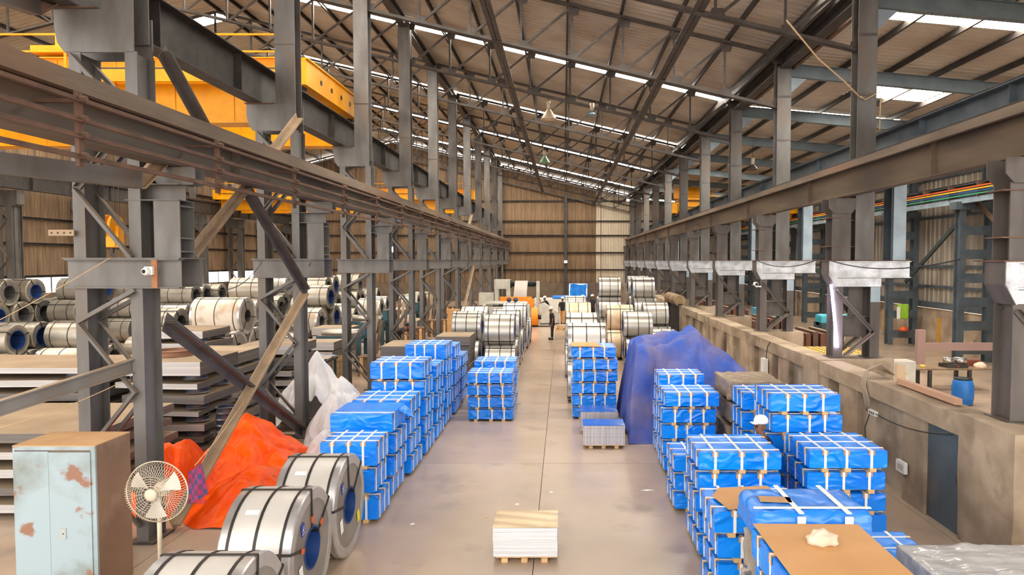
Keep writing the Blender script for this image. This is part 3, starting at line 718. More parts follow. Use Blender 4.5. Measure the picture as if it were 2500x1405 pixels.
def pack_meshes(W, L, H):
    key = (round(W, 2), round(L, 2), round(H, 2))
    if key in PK: return PK[key]
    d = {'body': [pack_body(W, L, H, i) for i in range(2)]}
    t = .005
    d['ls'] = MB().box(-.018, .018, -t, L+t, H-.004, H+t).box(-.018, .018, -t, .004, .0, H).box(-.018, .018, L-.004, L+t, 0, H).mesh('strap', strap_w)
    d['cs'] = MB().box(-t, W+t, -.011, .011, H-.004, H+t+.002).box(-t, .004, -.011, .011, 0, H).box(W-.004, W+t, -.011, .011, 0, H).mesh('strap', strap_w)
    e = .05
    d['pf'] = MB().box(-.045, .045, -.003, .05, H-.002, H+.003).box(-.045, .045, -.004, .0, H-.06, H+.002).mesh('edge_protector', kraft)
    d['pr'] = MB().box(-.05, .003, -.04, .04, H-.002, H+.003).box(0, .004, -.04, .04, H-.09, H+.002).mesh('edge_protector', kraft)
    d['pl'] = MB().box(-.003, .05, -.04, .04, H-.002, H+.003).box(-.004, 0, -.04, .04, H-.09, H+.002).mesh('edge_protector', kraft)
    d['sk'] = MB().box(-.045, .045, -.01, L+.01, 0, SK).mesh('timber_skid', wood)
    PK[key] = d; return d
PN = 0
def pack(x0, x1, y0, L, z0, h, label, group, straps=3, cross=3, rz=0.0, bodymat=None):
    """z0 = underside of the skids, h = height of the wrapped block"""
    global PN; PN += 1
    W = x1 - x0; d = pack_meshes(W, L, h)
    t = empty('sheet_pack', ((x0+x1)/2, y0+L/2, z0), label, 'sheet pack', group, rz)
    ox, oy = -W/2, -L/2
    b = link('wrapping', d['body'][PN % 2], t, (ox, oy, SK))
    rnd = random.Random(PN)
    fs = [(i+1)/(straps+1) for i in range(straps)]
    fs = [f + rnd.uniform(-.035, .035) + (-.02 if f < .5 else .02 if f > .5 else 0) for f in fs]
    for f in fs:
        link('strap', d['ls'], t, (ox+W*f, oy, SK)); link('edge_protector', d['pf'], t, (ox+W*f, oy, SK))
    for i in range(cross):
        yy = oy + L*(.16+.68*i/max(1, cross-1)) + rnd.uniform(-.03, .03)
        link('strap', d['cs'], t, (ox, yy, SK)); link('edge_protector', d['pr'], t, (-ox, yy, SK)); link('edge_protector', d['pl'], t, (ox, yy, SK))
    for f in (.2, .5, .8):
        link('timber_skid', d['sk'], t, (ox+W*(f+rnd.uniform(-.03, .03)), oy, 0))
    return t
LEVEL = ['lowest', 'second up', 'third up', 'fourth up', 'fifth up', 'sixth up']
def stack(desc, group, x0, x1, y0, L, top, n, jit=.035, topopt=None, seed=0):
    p = top/n; h = round(p - SK - .009, 3); rnd = random.Random(seed+int(y0*100)); out = []
    for i in range(n):
        lev = 'topmost' if i == n-1 else LEVEL[i]
        dx = rnd.uniform(-jit, jit); dy = rnd.uniform(-.03, .03) if i < n-1 else 0
        kw = {}
        if topopt and i == n-1: kw = topopt
        out.append(pack(x0+dx, x1+dx, y0+dy, L, i*p, h, 'blue wrapped sheet pack, %s, %s' % (lev, desc), group, **kw))
    return out
G1 = 'blue sheet packs along the locker side of the aisle'
LEFT = [(11.0, .82, -3.98, -3.06, 1.34, 3), (12.08, 1.05, -4.16, -3.05, 1.56, 4), (13.42, 1.15, -4.2, -3.05, 1.52, 4), (14.8, 1.1, -4.2, -3.05, 2.07, 5),
        (16.1, 1.1, -4.15, -3.0, 1.8, 5), (17.4, 1.15, -4.05, -3.02, 2.14, 5), (18.85, 1.15, -4.1, -3.02, 1.92, 5), (20.3, 1.1, -4.1, -3.03, 1.46, 4)]
for i, (y, L, xa, xb, top, n) in enumerate(LEFT):
    opt = dict(straps=0, cross=1) if i == 1 else None
    out = stack('%s stack along from the large silver coils' % ORD[i], G1, xa, xb, y, L, top, n, topopt=opt)
    if i == 1:         # loose corner of the unstrapped wrapper
        hw, hl, hz = (xb-xa)/2, L/2, out[-1].location.z
        h_ = top/n - .009
        MB().grid(lambda u, v: (hw-.01+.26*u*v, hl-.5+.42*v-.1*u, h_-.02-.22*u*v-.03*math.sin(6*u+3*v)*u), 10, 10).build('loose_flap', blue_tarp, out[-1], True)
stack('stack alone in mid aisle by the coils', 'blue sheet packs standing in the aisle', -2.56, -1.36, 18.06, 1.0, 1.3, 4)
stack('stack hidden behind the one alone in mid aisle', 'blue sheet packs standing in the aisle', -2.52, -1.34, 19.35, 1.1, 1.42, 4)
r1 = stack('six-high stack behind the bare sheet stacks', 'blue sheet packs beside the coil piles', .24, 1.45, 18.3, 1.05, 1.96, 6)
G2 = 'blue sheet packs between the aisle and the concrete wall'
stack('stack in front of the draped tarpaulin', G2, 2.02, 3.1, 13.6, 1.0, 1.64, 5)
stack('stack touching the draped tarpaulin', G2, 2.09, 3.08, 14.85, .85, 1.8, 5)
stack('low stack at the aisle edge between taller ones', G2, 1.93, 3.0, 11.5, .95, .97, 3)
stack('stack the helmeted worker stands behind', G2, 1.94, 3.13, 9.68, 1.05, 1.55, 5)
rd = stack('stack with a torn cardboard flap on top', G2, 1.84, 2.98, 8.1, .95, 1.28, 4)
stack('tallest stack by the concrete wall', G2, 3.45, 4.62, 11.25, .95, 2.08, 6)
stack('stack before the brown plastic-wrapped one', G2, 3.36, 4.4, 12.55, .9, 1.84, 5)
stack('stack by the concrete wall nearest the grey door', G2, 3.54, 4.67, 9.7, 1.05, 1.57, 5)
stack('low stack behind the clear-film bundle', G2, 3.3, 4.3, 7.45, 1.0, .9, 3)
re = stack('stack under the big cardboard sheet', G2, 1.87, 2.88, 5.3, 1.26, 1.7, 5)

# ------------------------------------------------------------------ steel coils
coil_m = mat('coil_bright', (188, 184, 177), .38, .8, (166, 158, 146), 1.0, .35, .7, rand=.05, stretch=(.6, 2, 2), bump=.03, bscale=6)
coil_pale = mat('coil_pale', (210, 206, 200), .42, .35, (194, 188, 180), 1.2, .35, .7, rand=.03, stretch=(1, 1, 1))
coil_gal = mat('coil_galvanised', (176, 170, 158), .4, .7, (146, 138, 126), 1.4, .35, .7, rand=.1, stretch=(.6, 2, 2))
coil_paper = mat('coil_paper', (216, 206, 192), .75, 0, (190, 170, 146), 1.3, .5, .62, bump=.3, bscale=5, rand=.04)
coil_brown = mat('coil_kraft_wrap', (202, 172, 138), .55, 0, (224, 204, 180), 2.2, .4, .6, bump=.4, bscale=6, rand=.05)
face_m = mat('coil_face', (150, 143, 134), .5, .3, (128, 120, 112), 3, rand=.06)
face_d = mat('coil_face_dark', (120, 118, 112), .5, .3, (98, 96, 92), 3, rand=.1)
rim_m = mat('coil_rim', (204, 204, 206), .34, .75, (176, 172, 168), 3)
bore_b = mat('coil_bore_blue', (30, 62, 120), .5, .1)
bore_g = mat('coil_bore_grey', (86, 84, 82), .5, .4)
CM = {}
def coil_meshes(W, D, style, ns=40):
    key = (round(W, 2), round(D, 2), style)
    if key in CM: return CM[key]
    Rr = D/2; rb = .255 if style not in ('gal', 'dark') else .34; h = W/2
    body = {'bright': coil_m, 'pale': coil_pale, 'gal': coil_gal, 'paper': coil_paper, 'brown': coil_brown, 'dark': coil_gal}[style]
    d = {}
    e = .02
    d['coil_body'] = auto_smooth(MB().lathe([(rb, -h+.012), (Rr-.05, -h+.012), (Rr-e, -h), (Rr, -h+e), (Rr, h-e), (Rr-e, h), (Rr-.05, h-.012), (rb, h-.012)], ns, axis='X', closed=True).mesh('coil_body', body))
    fm = face_d if style in ('gal', 'dark') else face_m if style != 'brown' else coil_brown
    for nm, s in (('end_cover', 1), ('end_cover', -1)):
        a, b = (h-.02, h-.004) if s > 0 else (-h+.004, -h+.02)
        d[nm+str(s)] = auto_smooth(MB().lathe([(rb-.004, a), (Rr-.12, a), (Rr-.12, b), (rb-.004, b)], ns, axis='X', closed=True).mesh('end_cover', fm))
        a, b = (h-.13, h+.003) if s > 0 else (-h-.003, -h+.13)
        if style in ('bright', 'pale', 'paper'):
            o = h+.004
            pr = [(Rr+.004, h-.1), (Rr+.004, h-.012), (Rr-.012, o), (Rr-.14, o), (Rr-.14, o-.012), (Rr-.03, o-.012), (Rr-.006, h-.1)]
            if s < 0: pr = [(r, -x) for r, x in reversed(pr)]
            d['edge_ring'+str(s)] = auto_smooth(MB().lathe(pr, ns, axis='X', closed=True).mesh('edge_ring', rim_m))
    d['bore_sleeve'] = auto_smooth(MB().lathe([(rb-.012, -h-.006), (rb+.012, -h-.006), (rb+.012, h+.006), (rb-.012, h+.006)], 28, axis='X', closed=True).mesh('bore_sleeve', bore_b if style in ('bright', 'dark', 'pale') else bore_g))
    sw = .016
    d['strap'] = auto_smooth(MB().lathe([(Rr+.001, -sw), (Rr+.008, -sw), (Rr+.008, sw), (Rr+.001, sw)], ns, axis='X', closed=True).mesh('strap', strap_blk))
    # eye strap lying along +Z side: over the outer surface, down both faces into the bore
    o = h+.006
    d['eye'] = MB().box(-o, o, -sw, sw, Rr+.004, Rr+.013).box(o-.004, o+.008, -sw, sw, rb-.02, Rr+.01).box(-o-.008, -o+.004, -sw, sw, rb-.02, Rr+.01).box(-o, o, -sw, sw, rb-.03, rb-.014).mesh('eye_strap', strap_blk)
    CM[key] = d; return d
CN = 0
def coil(x0, x1, y, z, D, style, label, group, eyes=(35, 155, 275), nstr=3, rz=0.0, straps=True):
    global CN; CN += 1
    d = coil_meshes(x1-x0, D, style); h = (x1-x0)/2
    t = empty('steel_coil', ((x0+x1)/2, y, z), label, 'steel coil', group, rz)
    for k in d:
        if k in ('strap', 'eye'): continue
        link(d[k].name.split('.')[0], d[k], t)
    if straps:
        for i in range(nstr):
            f = (-.74, 0, .74)[i] if nstr == 3 else (-.45, .45)[i]
            link('strap', d['strap'], t, (h*f, 0, 0))
        for a in eyes: link('eye_strap', d['eye'], t, rot=(R(a), 0, 0))
    return t
TIER = ['bottom', 'second', 'third', 'fourth']
def pile(desc, group, x0, x1, D, entries, styles=('bright',), nstr=3, eyes=(20, 140, 260), jit=0.0):
    """entries: (y, tier[, style])"""
    per = {}
    for e in sorted(entries, key=lambda q: (q[1], q[0])):
        y, tr = e[0], e[1]; per[tr] = per.get(tr, -1) + 1; i = per[tr]
        st = e[2] if len(e) > 2 else styles[(i*2+tr) % len(styles)]
        z = D/2 + tr*.857*D + .004
        rnd = random.Random(int(y*97)+tr)
        dx = rnd.uniform(-.05, .05) if not jit else rnd.uniform(-.18, .18); a0 = rnd.uniform(-25, 25)
        word = {'bright': 'silver', 'pale': 'pale silver', 'gal': 'dull galvanised', 'paper': 'white paper-wrapped', 'brown': 'brown paper-wrapped', 'dark': 'dull grey'}[st]
        coil(x0+dx, x1+dx, y, z, D, st, '%s coil, %s tier, %s back, %s' % (word, TIER[tr], ORD[min(i, 15)], desc), group, tuple(a+a0 for a in eyes), nstr, R(rnd.uniform(-jit, jit)))
GC = 'large coils beside the locker'
def bigcoil(y, lab, a0, x0=-3.96, x1=-3.12, D=1.46):
    t = coil(x0, x1, y, D/2, D, 'pale', lab, GC, (66+a0, a0-6, a0-62)); h = (x1-x0)/2
    def stick(nm, ang, r, w, hh, m, mark=None):
        q = MB().box(h+.005, h+.009, -w/2, w/2, -hh/2, hh/2).build(nm, m, t); a = R(ang)
        q.location = (0, r*math.cos(a), r*math.sin(a)); q.rotation_euler = (R(12), 0, 0)
        if mark: mark(q)
    blue = mat('sticker_blue', (24, 62, 158), .4); wh = mat('sticker_white', (240, 238, 232), .6); ye = mat('sticker_yellow', (236, 222, 40), .5)
    def bird(q):
        MB().plate([(-.035, -.02), (.0, .0), (.035, .035), (.012, -.005), (.03, -.015)], (h+.0095, 0, .005), (0, 1, 0), (0, 0, 1), .002).build('mark', wh, q)
        MB().box(h+.0095, h+.0115, -.04, .04, -.052, -.044).build('mark', wh, q)
    stick('sticker', 132, .46, .1, .15, blue, bird)
    stick('sticker', 205, .42, .1, .2, wh)
    if y > 9: stick('sticker', 322, .5, .1, .18, ye)
    q = MB().grid(lambda u, v: (-.2+.16*u, (D/2+.005)*math.sin(R(-38+5*v)), (D/2+.005)*math.cos(R(-38+5*v))), 2, 3).build('sticker', wh, t)
    if y < 9:
        for aa in (66+a0, a0-6, a0-62):
            q = MB().box(h+.008, h+.022, -.03, .03, -.04, .04).build('seal_clip', mat('orange_tape', (206, 96, 50), .5), t); q.location = (0, -(.36)*math.sin(R(aa)), .36*math.cos(R(aa))); q.rotation_euler = (R(aa), 0, 0)
    return t
bigcoil(9.84, 'large pale silver coil with yellow sticker beside the blue packs', 12)
bigcoil(8.36, 'large pale silver coil with blue sticker in front of the orange tarpaulin', 8)
bigcoil(6.42, 'large pale silver coil standing next to the pedestal fan', 2, -3.86, -2.95)
GRC = 'coil piles on the concrete wall side of the aisle'
def tri(y0, s, nb, tiers):      # list of entries of a pyramid pile starting at y0
    out = []
    for t, pick in enumerate(tiers):
        for i in (range(nb-t) if pick is True else pick): out.append((y0 + (i + t/2)*s, t))
    return out
pile('row behind the tallest aisle stack', GRC, .13, 1.29, 1.25, [(20.85, 0, 'pale'), (22.15, 0, 'pale'), (21.5, 1, 'pale'), (25.15, 0), (26.45, 0), (25.8, 1, 'pale'), (31.35, 0), (32.65, 0), (32.0, 1, 'brown'), (37.35, 0), (38.65, 0), (38.0, 1, 'pale')], ('bright', 'pale'))
pile('row with brown wrapped coils', GRC, 1.9, 3.06, 1.25, [(29.65, 0, 'brown'), (30.95, 0), (30.3, 1, 'brown'), (35.7, 0), (37.0, 0), (38.3, 0), (36.35, 1), (37.65, 1), (37.0, 2, 'bright')], ('bright',))
pile('group behind the draped tarpaulin', GRC, 2.45, 3.6, 1.2, [(26.98, 0), (28.24, 0), (27.6, 1, 'bright')])
pile('row nearest the rolling shutter', GRC, 3.72, 4.88, 1.25, [(30.05, 0, 'pale'), (31.35, 0), (32.65, 0), (32.0, 1), (35.2, 0), (36.5, 0), (37.8, 0), (39.1, 0), (40.4, 0), (35.85, 1), (37.15, 1), (38.45, 1), (39.75, 1), (36.5, 2, 'bright'), (39.1, 2, 'bright')])
GLC = 'coil piles on the locker side of the aisle'
pile('row on the aisle edge opposite', GLC, -2.78, -1.72, 1.25, [(24.3+1.3*i, 0) for i in range(10)] + [(24.95, 1, 'bright'), (27.55, 1), (31.45, 1, 'pale')], ('bright', 'pale'))
pile('row behind the dark sheets', GLC, -4.3, -3.2, 1.25, [(25.9, 0, 'pale'), (27.2, 0), (28.5, 0), (29.8, 0), (26.55, 1, 'bright'), (29.15, 1, 'pale')])
GS = 'coils in the store bay'
two = (30, 150, 270)
def row(desc, x0, x1, y0, n, D=1.25, tiers=(True,), styles=('gal',), nstr=2):
    pile(desc, GS, x0, x1, D, tri(y0, 1.04*D, n, tiers), styles, nstr, two, jit=2.5)
row('pile against the brown wall', -27.4, -26.0, 30.9, 6, 1.25, (True, True, (0, 1)), ('gal', 'dark', 'gal'))
row('second pile from the brown wall', -25.6, -24.2, 33.6, 4, 1.25, (True, True, (0, 1)), ('dark', 'gal'))
row('third pile from the brown wall', -23.8, -22.4, 35.8, 4, 1.25, (True, True, (0,)), ('gal', 'dark'))
pile('store pile with blue cores', GS, -20.6, -19.1, 1.1, [(23.25, 0, 'dark'), (24.45, 0, 'dark'), (25.65, 0, 'dark'), (23.85, 1, 'dark'), (25.05, 1, 'dark')], ('dark',), 2, two)
pile('pile with a white coil', GS, -18.95, -17.2, 1.1, [(24.8, 0, 'paper'), (25.97, 0, 'gal'), (25.38, 1, 'gal')], ('gal',), 3, two)
pile('spot beside the grey coil', GS, -16.4, -14.95, 1.1, [(21.4, 0, 'gal')], ('gal',), 2, two)
pile('spot by the sheet stacks', GS, -17.1, -15.3, 1.3, [(19.3, 0, 'gal')], ('gal',), 2, two)
pile('paper wrapped pile', GS, -14.9, -12.9, 1.5, [(27.02, 0, 'paper'), (28.58, 0, 'paper'), (27.8, 1, 'paper')], ('paper',), 3, two)
pile('pile beside the paper wrapped', GS, -17.4, -15.8, 1.25, [(27.5, 0, 'gal'), (28.8, 0, 'gal'), (28.15, 1, 'gal')], ('gal',), 2, two)
row('pile near the store worker', -21.0, -19.3, 35.0, 5, 1.1, (True, True, (0, 1, 2)), ('gal', 'bright'), 2)
row('pile midway down the store', -17.0, -15.4, 34.2, 4, 1.25, (True, True, (0,)), ('gal', 'paper', 'gal'))
row('long pile nearer the columns', -14.9, -13.4, 37.5, 11, 1.25, (True, (0, 1, 2, 3, 5, 6, 7, 9), (0, 1, 5)), ('gal', 'dark', 'gal'))
row('long pile deeper in store', -18.5, -17.0, 41.0, 8, 1.25, (True, True, (0, 1, 2, 3, 4)), ('gal', 'gal', 'bright'))
row('low pile by the columns', -12.2, -10.9, 40.0, 5, 1.1, (True, (0, 2)), ('gal', 'paper'))
row('pile behind the teal frames', -12.3, -11.0, 30.0, 5, 1.15, (True, True, (1,)), ('gal', 'paper', 'dark'))
row('short pile by far columns', -10.4, -9.2, 43.0, 6, 1.15, (True, (0, 1, 3)), ('paper', 'gal'))

# ------------------------------------------------------------------ bare sheet stacks on skids
edge_w = mat('sheet_edges_white', (226, 226, 228), .4, .35, (206, 206, 208), 1.0, stretch=(.15, .15, 30), bump=.3, bscale=6, spec=.5)
edge_v = mat('sheet_edges_bright', (206, 204, 208), .38, .5, (176, 172, 178), 1.0, stretch=(30, .5, .3), bump=.2, bscale=8)
top_g = mat('sheet_top_golden', (196, 172, 136), .3, .75, (206, 186, 154), 1.2)
top_b = mat('sheet_top_blue_film', (40, 108, 206), .28, .3, (180, 176, 170), .9, .5, .62)
def bare_stack(lab, x0, x1, y0, L, h, me, mt):
    t = empty('bare_sheet_stack', ((x0+x1)/2, y0+L/2, 0), lab, 'sheet stack', 'bare sheet stacks standing in the aisle'); W = x1-x0
    mb = MB(); n = 7; rnd = random.Random(int(y0*10))
    for i in range(n):
        o = rnd.uniform(-.004, .004); mb.box(-W/2+o, W/2+o, -L/2+rnd.uniform(-.004, .004), L/2, SK+.02+(h-SK-.02)*i/n, SK+.02+(h-SK-.02)*(i+1)/n-.0015)
    q = mb.build('sheet_block', me, t); q['kind'] = 'stuff'
    MB().grid(lambda u, v: ((u-.5)*(W+.01), (v-.5)*(L+.01), h+.004+.006*math.sin(5*u+7*v)*math.sin(9*v)), 24, 14).build('top_sheet', mt, t, True)
    MB().box(-W/2+.04, W/2, -L/2+.01, L/2-.01, SK, SK+.02).build('pallet_board', wood, t)
    for f in (.18, .49, .8): MB().box(-W/2+W*f-.045, -W/2+W*f+.045, -L/2-.02, L/2, 0, SK).build('timber_skid', wood, t)
bare_stack('stack of bare white-edged sheets with golden reflecting top, alone mid aisle', -1.0, -.085, 9.57, .68, .49, edge_w, top_g)
bare_stack('stack of bare bright sheets with blue film top, nearer the single aisle stack', .46, 1.41, 15.45, .66, .52, edge_v, top_b)
bare_stack('stack of bare bright sheets touching the six-high blue stack', .44, 1.34, 16.75, .75, .55, edge_v, top_b)

# ------------------------------------------------------------------ loose sheet bundles with ring spacers in the store
sh_w = mat('bundle_edge_pale', (196, 192, 190), .5, .3, (166, 160, 156), 1.0, stretch=(.3, .3, 40), bump=.3, bscale=5)
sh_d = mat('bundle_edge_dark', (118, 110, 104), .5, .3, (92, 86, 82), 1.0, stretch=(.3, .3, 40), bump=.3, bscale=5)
sh_t = mat('bundle_top_dusty', (172, 150, 122), .7, 0, (148, 126, 100), 1.2, .3, .7)
ring_m = mat('ring_dark_blue', (44, 58, 84), .4, .4, (84, 78, 74), 2.5, .5, .7, dust=(150, 134, 116), dust_amt=.6)
ring_br = mat('ring_rust', (140, 100, 78), .6, .2)
RG = {}
def ring(x, y, z, D, h, lab, m=ring_m):
    k = (round(D, 2), round(h, 2), m.name)
    if k not in RG:
        a = D/2
        RG[k] = (auto_smooth(MB().lathe([(a-.05, 0), (a-.004, 0), (a-.03, h*.25), (a-.03, h*.75), (a-.004, h), (a-.05, h)], 28, closed=True).mesh('ring_wall', m)),
                 auto_smooth(MB().lathe([(.06, h*.3), (a-.045, h*.3), (a-.045, h*.55), (.06, h*.55)], 28, closed=True).mesh('ring_web', m)))
    t = empty('spacer_ring', (x, y, z), lab, 'ring', 'spacer rings between the sheet bundles')
    link('ring_wall', RG[k][0], t); link('ring_web', RG[k][1], t); return t
def bundle(x0, x1, y0, y1, z, h, lab, front=sh_w, side=sh_d, wave=.0, seed=0, top=sh_t):
    t = empty('sheet_bundle', ((x0+x1)/2, (y0+y1)/2, z), lab, 'sheet bundle', 'bare sheet bundles in the store'); W, L = x1-x0, y1-y0
    def wv(u, v): return wave*(math.sin(3.3*u+seed)*.6+math.sin(5.1*v+seed*2)*.5)
    nu, nv = 12, 8
    P = lambda u, v, s: ((u-.5)*W, (v-.5)*L, s*h + wv(u, v) + wave)
    MB().grid(lambda u, v: P(u, v, 1), nu, nv).build('top_sheet', top, t, True)
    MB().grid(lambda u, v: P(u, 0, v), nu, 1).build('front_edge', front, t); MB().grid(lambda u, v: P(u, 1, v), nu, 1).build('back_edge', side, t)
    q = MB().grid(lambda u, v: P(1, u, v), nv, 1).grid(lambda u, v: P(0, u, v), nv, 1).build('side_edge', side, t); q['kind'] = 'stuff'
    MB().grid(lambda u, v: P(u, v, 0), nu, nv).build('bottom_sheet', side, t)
def bundle_stack(desc, x0, x1, y0, y1, layers, seed=0, rings=True, dark=False):
    """layers: list of heights from the floor up; ring spacers between"""
    z = 0.0; rnd = random.Random(seed); n = len(layers); W, L = x1-x0, y1-y0
    for i, h in enumerate(layers):
        rh = .11
        wave = 0 if i in (0, n-1) else rnd.choice([0, .02, .03])
        if i == 0 or rings:
            D = min(.52, L*.3)
            for j, (fx, fy) in enumerate(((.16, .2), (.84, .2), (.16, .8), (.84, .8))):
                ring(x0+W*fx+rnd.uniform(-.04, .04), y0+L*fy, z, D, rh, 'blue ring under %s bundle, %s corner, %s' % (LV[i] if i < n-1 else 'topmost', ('store locker', 'aisle locker', 'store end-wall', 'aisle end-wall')[j], desc))
            z += rh
        dx = rnd.uniform(-.08, .08)
        bundle(x0+dx, x1+dx, y0+rnd.uniform(-.05, .05), y1, z, h, 'flat steel sheet bundle, %s in the %s' % (LV[i] if i < n-1 else 'topmost', desc), sh_w if i % 3 != 1 and not (dark and i) else sh_d, sh_d, wave, i+seed)
        z += h + 2.2*wave + .003
    return z
LV = ['lowest', 'second', 'third', 'fourth', 'fifth', 'sixth', 'seventh', 'eighth']
zt = bundle_stack('stack topped by brown ring', -9.5, -7.75, 14.5, 16.2, [.16, .1, .14, .1, .18, .12, .3], 3)
ring(-8.9, 15.5, zt+.004, .9, .12, 'rust-brown ring lying on the tall sheet stack behind the first column', ring_br)
for i in range(6): ring(-7.32, 14.75+.02*(i % 2), .32+.135*i, .5, .125, 'dark blue ring, %s in the leaning pile beside the tall sheet stack' % (LV[i] if i < 5 else 'topmost'))
q = empty('ring_crate', (-7.32, 14.76, 0), 'low dark timber base under the leaning pile of blue rings', 'crate'); MB().box(-.4, .4, -.35, .35, .2, .318).build('deck', sh_d, q); MB().box(-.35, -.25, -.35, .35, 0, .2).build('bearer', wood, q); MB().box(.25, .35, -.35, .35, 0, .2).build('bearer', wood, q)
z2 = bundle_stack('stack behind the second column', -9.5, -7.8, 19.7, 21.4, [.2, .12, .16, .14, .22, .26], 5)
z3 = bundle_stack('stack between the first columns', -10.0, -8.3, 17.3, 18.9, [.2, .14, .12, .2, .16, .28], 8)
z4 = bundle_stack('stack before the paper-wrapped coil', -11.9, -10.0, 19.0, 20.6, [.2, .14, .2, .14, .2, .2, .2], 11)
z4b = bundle_stack('stack deep behind first column', -13.2, -11.5, 22.0, 23.6, [.24, .2, .2, .2, .2, .2], 12)
z5 = bundle_stack('broad stack behind the locker', -12.4, -7.85, 11.2, 13.7, [.14, .12, .14, .12, .16], 15)
z6 = bundle_stack('stack by the bare coil', -13.4, -9.8, 14.2, 16.2, [.2, .12, .18, .12, .16, .14, .12], 19)
z7 = bundle_stack('stack before the silver coils', -4.25, -3.1, 22.9, 24.4, [.3, .3, .32, .28, .3], 21, rings=False, dark=True)
z8 = bundle_stack('stack behind the blue packs', -5.35, -4.4, 19.6, 21.2, [.34, .3, .3, .3, .3], 23, rings=False, dark=True)
bundle_stack('dark stack before the bench', -9.8, -8.2, 24.4, 25.6, [.3, .28, .3, .28], 31, rings=False)
bundle_stack('dark stack past the bench', -10.6, -9.0, 28.6, 30.0, [.3, .3, .3, .3], 33, rings=False)
bundle_stack('stack by the fifth column', -8.9, -7.7, 35.6, 37.6, [.3, .3, .34], 35, rings=False)

# ------------------------------------------------------------------ draped tarpaulins
def drape(name, lab, cx, cy, fn, x0, x1, y0, y1, m, nx=70, ny=70, rough=.03, fold=.0, seed=1):
    mb = MB()
    def P(u, v):
        x, y = x0+(x1-x0)*u, y0+(y1-y0)*v
        z = fn(x, y); a = Vector((x*2.2+seed, y*2.2, seed)); k = noise.noise(a)*rough*2 + noise.noise(a*3.1)*rough
        r = abs(noise.noise(Vector((x*1.6+seed*3, y*1.1, 7.0))))
        z = z + (k - fold*(1-r)**6)*min(1, z*2.0)
        n2 = noise.noise_vector(a*1.3)*rough*1.5
        return (x+n2.x, y+n2.y, max(.006, z))
    o = mb.grid(P, nx, ny).build(name, m, smooth=True)
    for v in o.data.vertices: v.co.x -= cx; v.co.y -= cy
    import bmesh
    bm = bmesh.new(); bm.from_mesh(o.data)      # the sheet ends where it meets the floor
    bmesh.ops.delete(bm, geom=[f for f in bm.faces if max(q.co.z for q in f.verts) < .012], context='FACES')
    bm.to_mesh(o.data); bm.free()
    o.location = (cx, cy, 0)
    return tag(o, lab, 'tarpaulin')
orange = mat('orange_tarp', (246, 92, 0), .42, 0, (232, 72, 0), 2, bump=.3, bscale=9, bdist=.03, spec=.16, ridge=.6, rscale=2.0, rstretch=(1.3, 1.3, .7))
whitet = mat('white_tarp', (216, 212, 210), .6, 0, (196, 192, 194), 1.5, bump=.4, bscale=6, bdist=.03, ridge=.9, rscale=1.5, rstretch=(1.6, 1.6, .5))
purple = mat('purple_blue_tarp', (54, 84, 168), .65, 0, (98, 96, 142), 1.1, .4, .62, spec=.25, ridge=.9, rscale=.9, rstretch=(1, 1, .8), bump=.45, bscale=6, bdist=.03, col3=(116, 108, 138), n3=.9, lo3=.55, hi3=.7)
def tent(peaks, base=0.0):
    def f(x, y):
        z = base
        for (px, py, h, sx, sy, pw) in peaks:
            d = math.hypot((x-px)/sx, (y-py)/sy)
            th = math.atan2(y-py, x-px); k = min(1, d*1.6)**2
            if d < 1: z = max(z, h*(1-d**pw)*(1+.11*math.sin(9*th+px*5)*k+.06*math.sin(17*th+py)*k))
        return z
    return f
def orange_h(x, y):
    z = tent([(-6.38, 13.7, 1.32, 1.25, 1.9, .95), (-6.95, 12.1, 1.1, .75, 1.0, 1.8), (-5.55, 12.1, .62, 1.0, 1.4, 1.4), (-5.6, 13.3, .6, 1.1, 1.5, 1.2)])(x, y)
    if (y > 14.25 and x < -6.8) or (y > 13.6 and x > -5.55): return 0.0
    return min(z, max(.0, .03 + .6*(y-10.7) + 1.1*abs(x+6.15)))
drape('orange_tarpaulin', 'glossy orange tarpaulin draped over a heap behind the large coils', -6.0, 12.6, orange_h, -7.6, -4.35, 10.75, 15.2, orange, 90, 90, rough=.04, fold=.1, seed=3)
drape('white_tarpaulin', 'tall white tarpaulin draped behind the second column', -6.3, 17.7, tent([(-6.35, 17.55, 2.0, 1.0, 1.0, 1.15), (-5.75, 17.5, 1.35, .95, .9, 1.3), (-6.9, 17.6, 1.3, .7, .8, 1.4)]), -7.5, -4.75, 16.95, 18.6, whitet, 80, 50, rough=.05, fold=.16, seed=8)
drape('white_tarpaulin', 'crumpled white sheet spilling down between second column and blue packs', -5.2, 15.9, tent([(-5.5, 16.2, 1.15, .75, .75, 1.2), (-5.0, 15.7, .8, .75, .9, 1.3)]), -6.0, -4.28, 15.0, 16.9, whitet, 60, 50, rough=.05, fold=.15, seed=10)
drape('white_tarpaulin', 'low crumpled white sheet between the orange tarpaulin and blue packs', -4.9, 14.2, tent([(-5.0, 14.2, .75, .55, .55, 1.5), (-4.75, 14.3, .6, .4, .5, 1.6)]), -5.5, -4.28, 13.7, 14.85, whitet, 40, 36, rough=.05, fold=.1, seed=12)
drape('white_tarpaulin', 'dusty white sheet bulging behind the tall blue packs', -4.8, 18.9, tent([(-4.9, 18.9, 1.3, .6, .75, 1.8)]), -4.7, -4.25, 18.2, 19.5, mat('dusty_white_tarp', (214, 196, 176), .7, 0, (190, 168, 144), 2, bump=.5, bscale=6), 36, 36, rough=.04, seed=17)
def smin(a, b, k=.25):
    h = max(0.0, min(1.0, .5+.5*(b-a)/k)); return b*(1-h)+a*h - k*h*(1-h)
